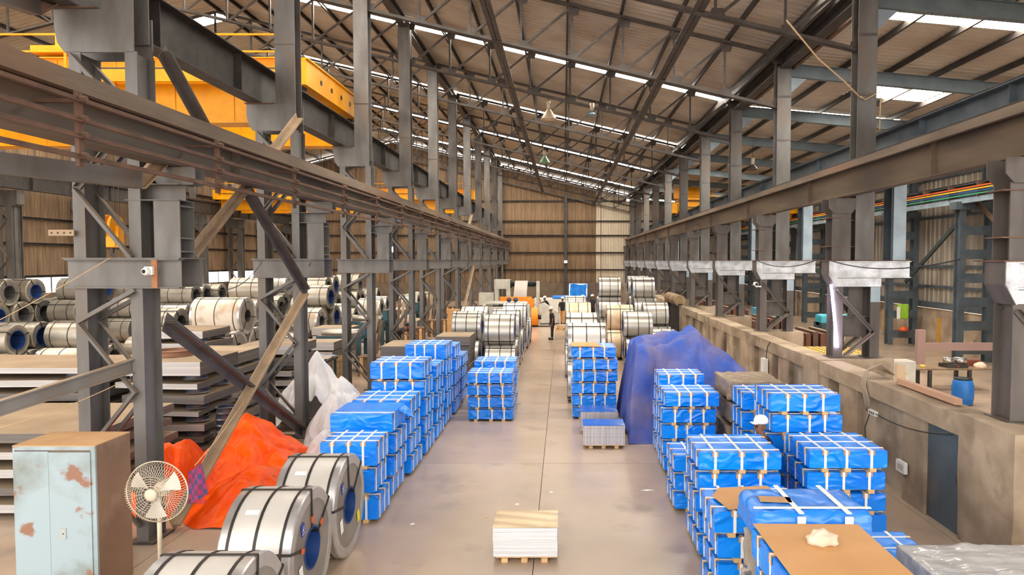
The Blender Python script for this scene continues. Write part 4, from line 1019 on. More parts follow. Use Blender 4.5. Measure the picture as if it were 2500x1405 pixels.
def blue_h(x, y):
    t = math.atan2(x-3.45, y-17.25); r = math.hypot(x-3.45, y-17.25)
    front = 2.55*(y-15.75-.5*max(0, x-2.3))/(1.45)
    if x > 2.3: front = max(front, 1.25 - .3*(x-2.3) + 1.1*(y-15.9))
    z = smin(2.18+.14*(x-1.5) if x < 3.45 else 2.47-.85*(x-3.45), front, .3)
    z = smin(z, (x-1.5)*7, .3); z = smin(z, (19.5-y)*3.0, .3); z = smin(z, (5.25-x)*3.2, .3)
    z += .055*math.sin(9*t+.6*r)*min(1, r)*1.2 + .05*math.sin(4*t+2)*r*.5
    z -= .5*math.exp(-((x-2.55)/.32)**2)*math.exp(-((y-17.4)/.5)**2)*(.55)
    return max(0.0, z)
drape('blue_tarpaulin', 'large faded purple-blue tarpaulin draped over machinery by the concrete wall', 3.0, 17.5, blue_h, 1.52, 5.2, 15.78, 19.4, purple, 120, 110, rough=.022, fold=.06, seed=21)

# ------------------------------------------------------------------ packs and covers on the near right
card = mat('cardboard_sheet', (206, 158, 104), .75, 0, (192, 142, 90), 1.3, .3, .7, bump=.1, bscale=8)
def flat_sheet(name, lab, cat, pts, z, m, t=.006, wav=.006):
    c = sum((Vector((p[0], p[1], 0)) for p in pts), Vector())/len(pts)
    o = MB().plate([(p[0]-c.x, p[1]-c.y) for p in pts], (0, 0, 0), (1, 0, 0), (0, 1, 0), t).build(name, m, loc=(c.x, c.y, z))
    return tag(o, lab, cat)
flat_sheet('cardboard_sheet', 'big plain cardboard sheet lying on the pack nearest the clear film', 'cardboard', [(1.87, 5.27), (2.88, 5.27), (2.88, 6.58), (1.86, 6.6)], 1.712, card)
flat_sheet('cardboard_sheet', 'torn cardboard flap lying on blue packs before the bulging blue pack', 'cardboard', [(2.0, 8.12), (2.75, 8.3), (2.72, 8.98), (2.05, 8.9), (1.9, 8.6)], 1.292, card)
flat_sheet('cardboard_sheet', 'curled cardboard piece on the six-high blue stack', 'cardboard', [(.22, 18.35), (1.05, 18.3), (.9, 19.3), (.22, 19.35)], 1.972, card)
# crumpled cloth
rag_m = mat('rag_cloth', (228, 206, 184), .85, 0, (206, 180, 156), 3, bump=.5, bscale=12)
def lump(name, lab, cat, c, r, m, seed=0, n=24, amp=.35, flat=.55):
    mb = MB()
    def P(u, v):
        a, b = 2*math.pi*u, math.pi*v
        d = Vector((math.cos(a)*math.sin(b), math.sin(a)*math.sin(b), math.cos(b)))
        k = 1 + amp*noise.noise(d*1.7+Vector((seed, 0, 0))) + amp*.6*noise.noise(d*4.1+Vector((0, seed, 0)))
        z = d.z*r[2]*k
        return (d.x*r[0]*k, d.y*r[1]*k, max(z, -r[2]*flat))
    o = mb.grid(P, n, n//2).build(name, m, smooth=True, loc=(c[0], c[1], c[2]+r[2]*flat))
    return tag(o, lab, cat)
lump('rag', 'crumpled pale cloth lying on the big cardboard sheet', 'cloth', (2.36, 6.12, 1.719), (.13, .1, .075), rag_m, 4)
# grey plastic wrapped stack with a bulging blue pack on it
grey_film = mat('grey_film', (164, 154, 142), .3, 0, (138, 128, 116), 3, .3, .7, bump=.9, bscale=7, bdist=.04, spec=.7)
brown_film = mat('brown_film', (162, 140, 114), .35, 0, (136, 118, 98), 3, .3, .7, bump=.9, bscale=7, bdist=.04, spec=.7)
def soft_box(mb, x0, x1, y0, y1, z0, z1, rr, amp=.01, seed=0, n=22):
    """rounded, rumpled box"""
    cx, cy, cz = (x0+x1)/2, (y0+y1)/2, (z0+z1)/2; hx, hy, hz = (x1-x0)/2, (y1-y0)/2, (z1-z0)/2
    def q(p):
        v = Vector(p); c = Vector((max(-hx+rr, min(hx-rr, v.x)), max(-hy+rr, min(hy-rr, v.y)), max(-hz+rr, min(hz-rr, v.z))))
        d = v - c
        if d.length > 1e-6: v = c + d.normalized()*rr
        k = noise.noise(v*6+Vector((seed, 0, 0)))*amp + noise.noise(v*15+Vector((seed, 0, 0)))*amp*.5
        nrm = d.normalized() if d.length > 1e-6 else Vector((0, 0, 1))
        v = v + nrm*(k-amp)
        return (v.x+cx, v.y+cy, v.z+cz)
    for s in (-1, 1):
        mb.grid(lambda u, v: q(((u*2-1)*hx, (v*2-1)*hy, s*hz)), n, n)
        mb.grid(lambda u, v: q(((u*2-1)*hx, s*hy, (v*2-1)*hz)), n, n)
        mb.grid(lambda u, v: q((s*hx, (u*2-1)*hy, (v*2-1)*hz)), n, n)
    return mb
def film_stack(lab, x0, x1, y0, y1, z1, m, seed, nl=3):
    t = empty('film_wrapped_stack', ((x0+x1)/2, (y0+y1)/2, 0), lab, 'wrapped stack'); W, L = x1-x0, y1-y0; h = (z1-.09)/nl
    for i in range(nl):
        o = .03*math.sin(i*2.3+seed)
        fix(soft_box(MB(), -W/2+o, W/2+o, -L/2, L/2, .09+h*i, .09+h*(i+1)-.01, .05, .03, seed+i, 18).build('film_bundle', m, t, True).data)
    for f in (.2, .5, .8): MB().box(-W/2+W*f-.045, -W/2+W*f+.045, -L/2, L/2, 0, .1).build('timber_skid', wood, t)
    return t
film_stack('stack wrapped in grey plastic film under the bulging blue pack', 1.94, 3.08, 6.75, 7.4, 1.42, grey_film, 2)
film_stack('stack wrapped in dusty brown plastic film by the draped tarpaulin', 3.3, 4.45, 13.6, 14.9, 1.9, brown_film, 9, 4)
t = empty('sheet_pack', (2.5, 7.07, 1.43), 'bulging loosely wrapped blue pack with paper note, on grey film-wrapped stack', 'sheet pack')
fix(soft_box(MB(), -.6, .62, -.42, .42, 0, .38, .12, .018, 3, 26).build('wrapping', mat('blue_tarp_faded', (34, 128, 230), .32, 0, (80, 138, 214), 2.2, .5, .75, bump=.3, bscale=8, spec=.6, ridge=.7, rscale=2.2), t, True).data)
for x in (-.15, .32): MB().box(x-.025, x+.025, -.44, .4, .37, .379).box(x-.025, x+.025, -.435, -.42, .0, .34).build('strap', strap_w, t)
MB().box(-.58, .6, -.3, -.26, .372, .38).build('strap', strap_w, t)
MB().plate([(-.46, -.1), (-.14, -.14), (-.12, .02), (-.44, .06)], (0, 0, .373), (1, 0, 0), (0, 1, 0), .006).build('paper_note', kraft, t)
for x in (-.15, .32): MB().box(x-.04, x+.04, -.445, -.43, .2, .34).build('edge_protector', strap_w, t)
# clear film over dark sheets
t = empty('film_bundle', (4.25, 6.5, 0), 'dark sheet bundle under shiny clear plastic film beside the cardboard sheet', 'sheet bundle')
MB().box(-.74, .74, -.6, .58, .09, 1.3).build('sheet_block', mat('bundle_navy', (206, 202, 198), .4, .2, (160, 162, 172), 1.5), t)
fix(soft_box(MB(), -.77, .77, -.63, .61, .08, 1.34, .05, .025, 6, 26).build('clear_film', mat('clear_film', (240, 238, 234), .12, 0, (206, 200, 194), 4, alpha=.5, bump=.15, bscale=5, bdist=.03, spec=1.0, stretch=(.5, 3, 1), ridge=.25, rscale=2.2, rstretch=(.6, 3.5, 1)), t, True).data)
for f in (-.5, 0, .5): MB().box(f-.05, f+.05, -.62, .6, 0, .09).build('timber_skid', wood, t)

# ------------------------------------------------------------------ steel locker
en = mat('locker_enamel', (152, 168, 174), .5, 0, (112, 116, 104), 1.25, .48, .68, col3=(138, 100, 80), n3=2.1, lo3=.57, hi3=.61, bump=.05, detail=10)
en_s = mat('locker_side_grimy', (146, 114, 88), .75, 0, (118, 92, 74), 1.4, .3, .7, col3=(168, 150, 132), n3=1.1, lo3=.56, hi3=.75)
en_t = mat('locker_top_dust', (198, 158, 112), .85, 0, (178, 136, 94), 2, .35, .7)
t = empty('steel_locker', (-6.41, 8.85, 0), 'worn pale blue steel locker with dusty top and rust patches', 'locker')
W, L, H = 1.03, .7, 1.97
MB().box(-W/2, W/2, -L/2+.03, L/2, .0, H-.012).build('body', en_s, t)
MB().box(-W/2-.006, W/2+.006, -L/2, L/2+.004, H-.012, H).build('top_panel', en_t, t)
MB().box(-W/2-.004, W/2+.004, -L/2, -L/2+.03, H-.06, H-.013).build('front_rail', en, t)
MB().box(-W/2-.004, -W/2+.02, -L/2, -L/2+.03, 0, H-.06).build('frame_side', en, t); MB().box(W/2-.05, W/2+.004, -L/2, -L/2+.03, 0, H-.06).build('frame_side', en, t)
sx = -W/2 + .44*W
MB().box(-W/2+.022, sx-.008, -L/2-.006, -L/2+.025, .06, H-.075).build('door', en, t)
dr = MB().box(sx+.0, W/2-.053, -L/2-.012, -L/2+.025, .06, H-.085).build('door', en, t)
lk = MB().box(sx+.13, sx+.2, -L/2-.02, -L/2-.012, .78, .92).build('lock_plate', mat('zinc_plate', (176, 182, 180), .4, .6), dr)
MB().lathe([(.008, -.004), (.008, .004)], 8, (sx+.165, -L/2-.021, .85), 'Y').build('keyhole', black_m, dr)
# ------------------------------------------------------------------ pedestal fan
fan_m = mat('fan_ivory', (206, 194, 172), .55, .1, (178, 164, 142), 4, bump=.1)
fx, fy, fz = -4.44, 7.4, 1.77
t = empty('pedestal_fan', (fx, fy, 0), 'ivory pedestal fan with round wire guard beside the locker', 'fan')
MB().lathe([(.24, 0), (.25, .02), (.1, .06), (.04, .1)], 24).build('base', fan_m, t, True)
MB().tube([(0, 0, .06), (0, 0, .95)], .034, 12).build('pole', fan_m, t, True); MB().tube([(0, 0, .9), (0, 0, fz-.06)], .024, 12).build('pole_extension', fan_m, t, True)
MB().lathe([(.02, .22), (.075, .2), (.085, .06), (.07, -.02)], 18, (0, 0, fz), 'Y').build('motor', fan_m, t, True)
Rg = .335
g = MB()
for k in range(72):
    a = 2*math.pi*k/72; ca, sa = math.cos(a), math.sin(a)
    r0 = .07 if k % 6 == 0 else .2
    g.tube([(ca*r0, -.15+.01, fz+sa*r0), (ca*.22, -.145, fz+sa*.22), (ca*.31, -.1, fz+sa*.31), (ca*Rg, -.03, fz+sa*Rg)], .0024, 4)
for rr, yy in ((.1, -.15), (.125, -.15), (.15, -.15), (.175, -.15), (.2, -.149)): g.tube([(rr*math.cos(2*math.pi*k/40), yy, fz+rr*math.sin(2*math.pi*k/40)) for k in range(40)], .0026, 4, True)
o = g.build('front_guard', fan_m, t); o['kind'] = 'stuff'
g = MB()
for k in range(48):
    a = 2*math.pi*k/48; ca, sa = math.cos(a), math.sin(a)
    g.tube([(ca*.09, .08, fz+sa*.09), (ca*.28, .06, fz+sa*.28), (ca*Rg, -.02, fz+sa*Rg)], .0024, 4)
o = g.build('rear_guard', fan_m, t); o['kind'] = 'stuff'
MB().tube([(Rg*math.cos(2*math.pi*k/48), -.028, fz+Rg*math.sin(2*math.pi*k/48)) for k in range(48)], .007, 6, True).build('guard_rim', fan_m, t, True)
MB().lathe([(.0, -.165), (.05, -.16), (.068, -.15), (.068, -.14)], 24, (0, 0, fz), 'Y').build('guard_badge', fan_m, t, True)
for k in range(3):
    a0 = 2*math.pi*k/3 + .5
    def P(u, v):
        r = .05+.24*u; w = (.35+.75*u-.25*u*u)*(v-.5); a = a0+w*.9
        return (r*math.cos(a), -.05+.05*(v-.5), fz+r*math.sin(a))
    MB().grid(P, 8, 6).build('blade', mat('fan_blade', (196, 190, 180), .4, .2), t, True)
MB().lathe([(.01, -.09), (.045, -.07), (.045, .0)], 16, (0, 0, fz), 'Y').build('hub', fan_m, t, True)
# plaid cloth on a rope
plaid = bpy.data.materials.new('plaid_cloth'); plaid.use_nodes = True; nt = plaid.node_tree; N = nt.nodes; L_ = nt.links; bs = N['Principled BSDF']; bs.inputs['Roughness'].default_value = .9
tc = N.new('ShaderNodeTexCoord'); ch = N.new('ShaderNodeTexChecker'); ch.inputs['Scale'].default_value = 5; ch.inputs['Color1'].default_value = lin((168, 50, 96)); ch.inputs['Color2'].default_value = lin((44, 70, 92))
ch2 = N.new('ShaderNodeTexChecker'); ch2.inputs['Scale'].default_value = 2.5; ch2.inputs['Color1'].default_value = lin((92, 72, 132)); ch2.inputs['Color2'].default_value = lin((150, 44, 84))
mx = N.new('ShaderNodeMix'); mx.data_type = 'RGBA'; mx.inputs['Factor'].default_value = .42
pmp = N.new('ShaderNodeMapping'); pmp.inputs['Scale'].default_value = (1, 0, 1.6); pmp.inputs['Location'].default_value = (.01, .01, .01); L_.new(tc.outputs['Generated'], pmp.inputs[0]); L_.new(pmp.outputs[0], ch.inputs[0]); L_.new(pmp.outputs[0], ch2.inputs[0]); L_.new(ch.outputs[0], mx.inputs['A']); L_.new(ch2.outputs[0], mx.inputs['B']); L_.new(mx.outputs['Result'], bs.inputs['Base Color'])
p0 = at_y(466, 1148, 9.4)
t = empty('plaid_cloth', p0, 'plaid cloth in blue and magenta hanging from a cord by the fan', 'cloth')
MB().grid(lambda u, v: ((u-.5)*(.2+.07*v)+.02*v, .03*math.sin(6*u+2*v), -.46*v+.07*(u-.5)*2), 14, 16).build('cloth', plaid, t, True)
fr = MB()
for i in range(16): fr.tube([(-.12+.016*i, .02, -.45), (-.125+.0165*i, .015, -.52)], .003, 4)
o = fr.build('fringe', mat('fringe_magenta', (120, 40, 100), .9), t); o['kind'] = 'stuff'
cord = mat('cord_tan', (196, 164, 124), .9)
def cable(name, lab, pts, r, m, cat='cable'):
    p0 = Vector(pts[0]); t = MB().tube([Vector(p)-p0 for p in pts], r, 6).build(name, m, smooth=True, loc=p0)
    return tag(t, lab, cat)
cable('cord', 'thin tan cord from the crossing braces down to the plaid cloth', [p0+Vector((0, 0, .03)), at_y(520, 1080, 10.6), at_y(590, 985, 12.9)], .008, cord, 'cord')
def sag(a, b, s, n=12):
    a, b = Vector(a), Vector(b); return [a.lerp(b, i/n) - Vector((0, 0, s*4*(i/n)*(1-i/n))) for i in range(n+1)]
cable('cord', 'thin cord slanting from the first column out past the locker top', sag(at_y(280, 940, 10.0), at_y(-20, 1050, 9.3), .05), .006, cord, 'cord')
cable('cord', 'thin cord sloping across the first column crossbeam', sag(at_y(270, 630, 10.0), at_y(-20, 790, 9.5), .02), .006, cord, 'cord')
cable('cable', 'thin dark cable sagging between the first and second columns', sag(at_y(500, 705, 10.9), at_y(640, 640, 16.2), .25), .008, black_m)
cable('cable', 'thin dark cable from the second column to the coil store', sag(at_y(760, 640, 16.1), at_y(640, 790, 24), .2), .008, black_m)
cable('cable', 'thin cable sagging along the concrete wall columns under the girder', sag((6.32, 10.9, 4.312), (6.32, 16.3, 4.312), .18), .012, black_m)
cable('cable', 'thin cable between the second and third columns on the concrete wall', sag((6.32, 17.0, 4.312), (6.32, 22.4, 4.312), .2), .012, black_m)
cable('rope', 'pale rope tied from the truss end to the second concrete-wall column', [at_y(1912, 58, 16.0), at_y(1990, 150, 16.05), at_y(2055, 205, 16.15), at_y(2094, 244, 16.22)], .018, cord, 'rope')
cable('rope', 'pale rope wound round the second concrete-wall column below the truss', [at_y(2094, 240, 16.25), at_y(2105, 248, 16.27), at_y(2140, 228, 16.27), at_y(2142, 250, 16.27), at_y(2141, 320, 16.28)], .016, cord, 'rope')
# dome camera on a timber board on the first crossbeam
t = empty('security_camera', at_y(372, 668, 10.13), 'white dome security camera on a wooden board at the first crossbeam', 'security camera')
MB().box(-.015, .07, -.0, .025, -.22, .2).build('board', mat('board_brown', (164, 112, 74), .8, 0, (140, 92, 60), 5), t)
wpl = mat('white_plastic', (236, 234, 228), .4)
MB().box(-.09, .03, -.05, .0, -.02, .1).build('housing', wpl, t)
MB().lathe([(.0, -.13), (.045, -.12), (.06, -.08), (.06, -.04)], 20, (-.05, 0, .03), 'Y').build('camera_head', wpl, t, True)
MB().lathe([(.0, -.137), (.028, -.132), (.03, -.12)], 16, (-.055, 0, .03), 'Y').build('lens', black_m, t, True)
t = empty('security_camera', (6.42, 22.39, 3.5), 'white bullet security camera on the third concrete-wall column', 'security camera')
MB().lathe([(.0, -.1), (.06, -.1), (.07, .1), (.0, .12)], 16, (-.1, 0, .02), 'Y').build('camera_body', wpl, t, True); MB().lathe([(.0, -.12), (.045, -.11), (.05, -.1)], 14, (-.1, 0, .02), 'Y').build('lens', black_m, t, True); MB().box(-.1, .08, .0, .05, -.08, -.04).build('arm', wpl, t)
# hole plate bracket on the first column
t = empty('splice_bracket', at_y(153, 569, 10.15), 'pale splice plate with four holes sticking out of the first column', 'bracket')
MB().box(-.19, .19, -.01, .01, -.045, .045).build('plate', tan_steel, t)
for i in range(4): MB().lathe([(.014, -.014), (.014, .0)], 10, (-.14+.093*i, 0, 0), 'Y').build('bolt_hole', black_m, t)

# ------------------------------------------------------------------ lamps
tube_m = emis('tube_glow', (222, 216, 255), 22)
t = empty('tube_light', (6.42, 16.37, 3.72), 'lit fluorescent tube leaning on the second concrete-wall column', 'lamp')
MB().tube([(-.02, -.06, 0), (.02, -.08, -.35)], .03, 10).build('tube', tube_m, t); MB().tube([(.02, -.08, -.37), (.14, -.1, -1.5)], .032, 10).build('tube', tube_m, t)
MB().tube([(.0, -.08, -.36), (.05, -.04, -.36)], .03, 10).build('holder', wpl, t)
def bell(loc, top, lab, r=.34, col=(216, 196, 170), glow=None, hgt=.42):
    t = empty('high_bay_lamp', loc, lab, 'lamp')
    MB().tube([(0, 0, hgt+.3), (0, 0, top-loc[2])], .012, 6).build('cord', black_m, t)
    MB().lathe([(.0, hgt+.34), (.09, hgt+.32), (.1, hgt+.02), (.07, hgt)], 18).build('ballast', mat('lamp_cap', (186, 170, 150), .5, .3), t, True)
    mt = mat('lamp_shade_%d' % col[0], col, .35, .5)
    MB().lathe([(.075, hgt), (.09, hgt-.02), (r*.62, hgt*.55), (r*.9, hgt*.22), (r, .02), (r+.01, 0), (r-.01, 0), (r*.88, hgt*.22), (r*.6, hgt*.53), (.08, hgt-.04)], 28, closed=True).build('shade', mt, t, True)
    MB().lathe([(.0, .1), (.05, .12), (.06, .2), (.03, .3)], 14).build('bulb', emis('bulb_%d' % int(loc[1]), glow or (255, 240, 220), 6.0 if glow else 1.5), t, True)
    return t
bell((-.6, 28.6, 10.15), 11.1, 'bell-shaped high bay lamp hanging bright under the truss mid hall', .33)
bell((-1.1, 40.9, 10.1), 11.2, 'green-tinted bell lamp hanging deeper in the hall', .33, (120, 150, 124), (150, 255, 210))
bell((1.2, 28.7, 10.35), 10.7, 'small bluish lit lamp shade beside the bell-shaped high bay lamp', .22, (130, 160, 176), (150, 220, 255), .16)
bell((9.6, 34.8, 8.9), 10.2, 'small dark pendant lamp in the bay beyond the concrete wall', .25, (90, 84, 78), None, .25)
def flood(loc, lab, d=(0, -1, 0), power=60):
    t = empty('flood_light', loc, lab, 'lamp')
    MB().box(-.16, .16, .0, .1, -.13, .13).build('housing', steel_dk, t)
    MB().box(-.14, .14, -.012, .0, -.11, .11).build('lens', emis('flood_glow', (214, 228, 255), 60), t)
    MB().box(-.02, .02, .1, .28, -.02, .02).build('bracket', steel_dk, t)
flood((.26, 71.3, 4.15), 'brightly lit white flood light on the end wall post')
flood((-7.2, 28.35, 4.75), 'lit white flood light on a far locker-side column')

# ------------------------------------------------------------------ people
skin = mat('skin_brown', (128, 84, 60), .6)
hairm = mat('hair_black', (22, 18, 16), .8)
SHIRTS = {'black': mat('shirt_black', (30, 29, 32), .85), 'navy': mat('shirt_navy', (40, 44, 60), .85)}
TROU = {'black': mat('trousers_black', (28, 28, 32), .85), 'tan': mat('trousers_tan', (204, 152, 92), .8), 'grey': mat('trousers_grey', (88, 90, 96), .85)}
helm = mat('helmet_white', (240, 238, 236), .35); shoe = mat('shoe_dark', (30, 26, 24), .6)
def skinned(name, pts, edges, root, m, parent, sub=2):
    me = bpy.data.meshes.new(name); me.from_pydata([p[0] for p in pts], edges, []); me.materials.append(m)
    o = link(name, me, parent)
    sk = o.modifiers.new('skin', 'SKIN'); sk.use_smooth_shade = True
    for i, p in enumerate(pts):
        r = p[1]; me.skin_vertices[0].data[i].radius = r if isinstance(r, tuple) else (r, r)
    me.skin_vertices[0].data[root].use_root = True
    if sub: s = o.modifiers.new('sub', 'SUBSURF'); s.levels = sub; s.render_levels = sub
    return o
def person(lab, loc, rz, lean=0.0, shirt='black', trousers='black', hat='helmet', arms=((.0, .05), (.0, .05)), stride=.1, s=1.0, hands=True, detail=False):
    """faces -Y; lean bends the trunk forward; arms: (forward swing, elbow bend) in radians for left and right"""
    t = empty('person', loc, lab, 'person', None, rz); t.scale = (s, s, s)
    cl, sl = math.cos(lean), math.sin(lean)
    hip = Vector((0, 0, .92))
    def up(h, dx=0, dy=0): return hip + Vector((dx, -sl*h + cl*dy, cl*h + sl*dy))
    chest, neck = up(.4), up(.55); hn = lean*.6
    head = neck + Vector((0, -math.sin(hn)*.12-.02, math.cos(hn)*.13)); crown = head + Vector((0, -math.sin(hn)*.06, .07))
    jaw = head + Vector((0, -.03, -.05)); crown = head + Vector((0, .012, .085))
    pts = [(hip, (.13, .1)), (up(.2), (.125, .09)), (chest, (.15, .1)), (neck, .056), (jaw, (.06, .07)), (head, (.078, .096)), (crown, (.066, .085))]
    edges = [(0, 1), (1, 2), (2, 3), (3, 4), (4, 5), (5, 6)]; sh = []; sh_e = []
    shirt_p = [(up(-.06), (.17, .14)), (up(.18), (.165, .135)), (up(.38), (.19, .145)), (up(.5), (.12, .1))]; shirt_e = [(0, 1), (1, 2), (2, 3)]
    for k, sx in enumerate((-1, 1)):
        f, b = arms[k]
        so = up(.46, sx*.17); el = so + Vector((sx*.06, -math.sin(f)*.27, -math.cos(f)*.27)); wr = el + Vector((sx*.0, -math.sin(f+b)*.24, -math.cos(f+b)*.24))
        i = len(pts); pts += [(so, .052), (el, .04), (wr, .028)]; edges += [(2, i), (i, i+1), (i+1, i+2)]
        j = len(shirt_p); mid = so.lerp(el, .8); shirt_p += [(so, .085), (mid, .07)]; shirt_e += [(2, j), (j, j+1)]
        dn = (wr-el).normalized(); pal = wr + dn*.07; n = len(pts); pts.append((pal, (.034, .018))); edges.append((i+2, n))
        if hands:
            side = Vector((0, 1, 0)) - dn*dn.y; side.normalize()
            for q, (o, ln) in enumerate(((-.03, .075), (-.01, .085), (.01, .08), (.03, .06))):
                a = len(pts); pts += [(pal+side*o+dn*.03, .009), (pal+side*o+dn*ln+Vector((-sx*.012, 0, 0)), .007)]; edges += [(n, a), (a, a+1)]
            a = len(pts); pts += [(wr+side*-.04+dn*.05, .01), (wr+side*-.055+dn*.085, .008)]; edges += [(n, a), (a, a+1)]
    trou_p = [(hip+Vector((0, 0, .05)), (.145, .115))]; trou_e = []
    for k, sx in enumerate((-1, 1)):
        d = stride*(1 if k else -1)
        hj = hip + Vector((sx*.09, 0, -.05)); kn = Vector((sx*.1, -d*.6-.02, .5)); an = Vector((sx*.1, d*.2 if d < 0 else -d, .09)); to = an + Vector((sx*.02, -.17, -.05))
        i = len(pts); pts += [(hj, .085), (kn, .058), (an, .04), (to, (.035, .025))]; edges += [(0, i), (i, i+1), (i+1, i+2), (i+2, i+3)]
        j = len(trou_p); trou_p += [(hj, .105), (kn, .08), (an+Vector((0, 0, .02)), .068)]; trou_e += [(0, j), (j, j+1), (j+1, j+2)]
        q = MB(); soft_box(q, an.x-.05, an.x+.05, an.y-.2, an.y+.07, 0, .1, .035, .0, 0, 6); q.build('shoe', shoe, t, True)
    skinned('body', pts, edges, 0, skin, t)
    skinned('shirt', shirt_p, shirt_e, 1, SHIRTS[shirt], t); skinned('trousers', trou_p, trou_e, 0, TROU[trousers], t)
    hc = head + Vector((0, .005, .075)); tilt = -hn
    if hat == 'helmet':
        h = MB().lathe([(.115, -.005), (.118, .03), (.108, .07), (.08, .105), (.04, .122), (.004, .126)], 22).plate([(-.1, -.1), (.1, -.1), (.07, -.165), (-.07, -.165)], (0, 0, -.002), (1, 0, 0), (0, 1, 0), .008).build('helmet', helm, t, True, hc)
        h.rotation_euler = (hn*.8, 0, 0)
    else:
        MB().lathe([(.096, -.04), (.106, .0), (.095, .04), (.05, .068), (.003, .075)], 18).build('hair', hairm, t, True, hc)
    nose = MB().plate([(-.014, 0), (.014, 0), (.004, .05), (-.004, .05)], (0, -.018, 0), (1, 0, 0), (0, -.25, 1), .03).build('nose', skin, t, True, head+Vector((0, -.066, -.03)))
    for sx in (-1, 1):
        MB().lathe([(.004, -.008), (.022, -.006), (.024, .004), (.006, .008)], 10, axis='X').build('ear', skin, t, True, head+Vector((sx*.083, .01, 0)))
        if detail: MB().lathe([(.002, -.01), (.011, -.005), (.011, .005)], 10, axis='Y').build('eye', mat('eye_white', (230, 226, 220), .3), t, True, head+Vector((sx*.03, -.062, .018)))
    if detail:
        MB().box(-.026, .026, -.082, -.076, -.066, -.059).build('mouth', mat('lips', (110, 62, 52), .6), t, loc=head)
        MB().box(-.07, .07, -.092, -.086, .0, .036).build('glasses', mat('safety_glasses', (60, 56, 54), .2, alpha=.5), t, loc=head)
        MB().grid(lambda u, v: ((.07+.012*v)*math.sin((u-.5)*3.6), (.07+.014*v)*math.cos((u-.5)*3.6)+.012, -.035+.12*v), 14, 5).build('hair', mat('hair_grey', (96, 90, 86), .8), t, True, head)
    return t
person('worker in white helmet and dark shirt walking between the blue packs', (3.27, 10.98, 0), R(-80), .08, 'navy', 'black', 'helmet', ((.2, .3), (-.1, .2)), .1, 1.0, True, True)
person('worker in black standing in the aisle with white helmet', (-.58, 36.9, 0), R(-75), .1, 'black', 'black', 'helmet', ((.05, .1), (0, .15)), .04, 1.0)
person('worker in tan trousers walking away down the aisle', (-.05, 45.6, 0), R(170), .04, 'black', 'tan', 'helmet', ((.15, .15), (-.1, .1)), .22, 1.04)
person('worker in white helmet leaning over the white machine cabinet', (-1.0, 47.6, 0), R(-70), .45, 'black', 'grey', 'helmet', ((1.2, 1.5), (1.0, .9)), .1, 1.05)
person('worker with bowed white helmet behind the coil rows', (1.6, 49.5, 0), R(-60), .3, 'navy', 'black', 'helmet', ((.5, .4), (.5, .4)), .05, 1.02)
person('worker in dark shirt and white helmet standing behind the far coils', (2.15, 49.0, 0), R(-40), .1, 'navy', 'black', 'helmet', ((.1, .2), (.1, .2)), .05, 1.04)
person('worker in white helmet far back in the coil store', (-25.5, 45.0, 0), R(-30), .15, 'black', 'black', 'helmet', ((.3, .6), (.3, .6)), .05, 1.06)
person('worker in black bending over sheets between the columns', (-7.6, 31.2, 0), R(60), 1.15, 'black', 'black', 'hair', ((1.0, .1), (1.1, .1)), .08, 1.05)
person('dark-haired worker looking over the coils in the store', (-10.9, 46.5, 0), R(-10), .1, 'navy', 'black', 'hair', ((.2, .3), (.2, .3)), .05, 1.0)

# ------------------------------------------------------------------ slitting line at the end of the aisle
mw = mat('machine_white', (206, 204, 192), .5, 0, (186, 182, 170), 2); mo = mat('machine_orange', (240, 140, 24), .45); md = mat('machine_dark', (40, 42, 46), .5, .3)
sil = mat('sheet_silver', (188, 180, 170), .35, .7); mbl = mat('machine_navy', (58, 66, 96), .5)
t = empty('uncoiler', (-3.6, 50.0, 0), 'pale machine frame with dark mandrel and hanging steel strip', 'machine')
MB().box(-1.6, -.5, 0, 1.2, 0, 1.0).build('base', md, t)
for x in (-1.3, -.45): MB().box(x-.14, x+.14, .1, 1.0, 1.0, 2.2).build('frame_leg', mw, t)
MB().box(-1.46, -.3, .05, 1.05, 2.2, 2.88).build('gear_housing', mw, t); MB().box(-2.6, -1.5, .1, .9, 1.0, 1.9).build('side_housing', mw, t)
for x in (-1.36, -.4):
    for z in (2.35, 2.5, 2.65, 2.8): MB().lathe([(.025, -.01), (.025, .0)], 8, (x, .05, z), 'Y').build('bolt', md, t)
MB().lathe([(.3, -.28), (.3, -.2), (.21, -.2), (.21, 1.5), (.13, 1.52), (.13, 1.75)], 24, (0, .5, 2.55), 'X').build('mandrel', md, t, True)
MB().box(1.62, 1.85, .2, .9, 0, 2.75).build('bearing_arm', mw, t)
MB().grid(lambda u, v: (.05+.95*u-.12*v, .27-.25*v-.1*math.sin(3*v), 2.8-1.55*v), 4, 10).build('steel_strip', sil, t, True)
MB().lathe([(.14, 0), (.14, 1.9)], 16, (-.35, -.1, 1.1), 'X').build('pinch_roll', mw, t, True)
t = empty('feed_table', (-4.0, 46.5, 0), 'roller feed table with orange beam in front of the uncoiler', 'machine')
for x in (-1.4, 1.6): MB().box(x-.1, x+.1, 0, 2.2, 0, 1.25).build('side_frame', mw, t)
for i in range(7): MB().lathe([(.07, -1.35), (.07, 1.5)], 12, (.05, .2+.3*i, 1.34), 'X').build('roller', mw, t, True)
MB().box(-.5, 1.75, 1.9, 2.3, 1.4, 1.7).build('orange_beam', mo, t); MB().box(1.5, 1.95, .9, 1.5, 1.0, 1.6).build('orange_guard', mo, t)
for x in (.3, .75): MB().lathe([(.16, -.15), (.16, .15)], 14, (x, .1, 1.6), 'Y').build('motor', mbl, t, True)
MB().box(-1.5, .5, -.25, -.2, .05, 1.15).build('perforated_panel', mw, t)
for i in range(8): MB().box(-1.45+.24*i, -1.28+.24*i, -.26, -.25, .45, 1.05).build('vent_panel', mat('vent_grey', (170, 170, 168), .6), t)
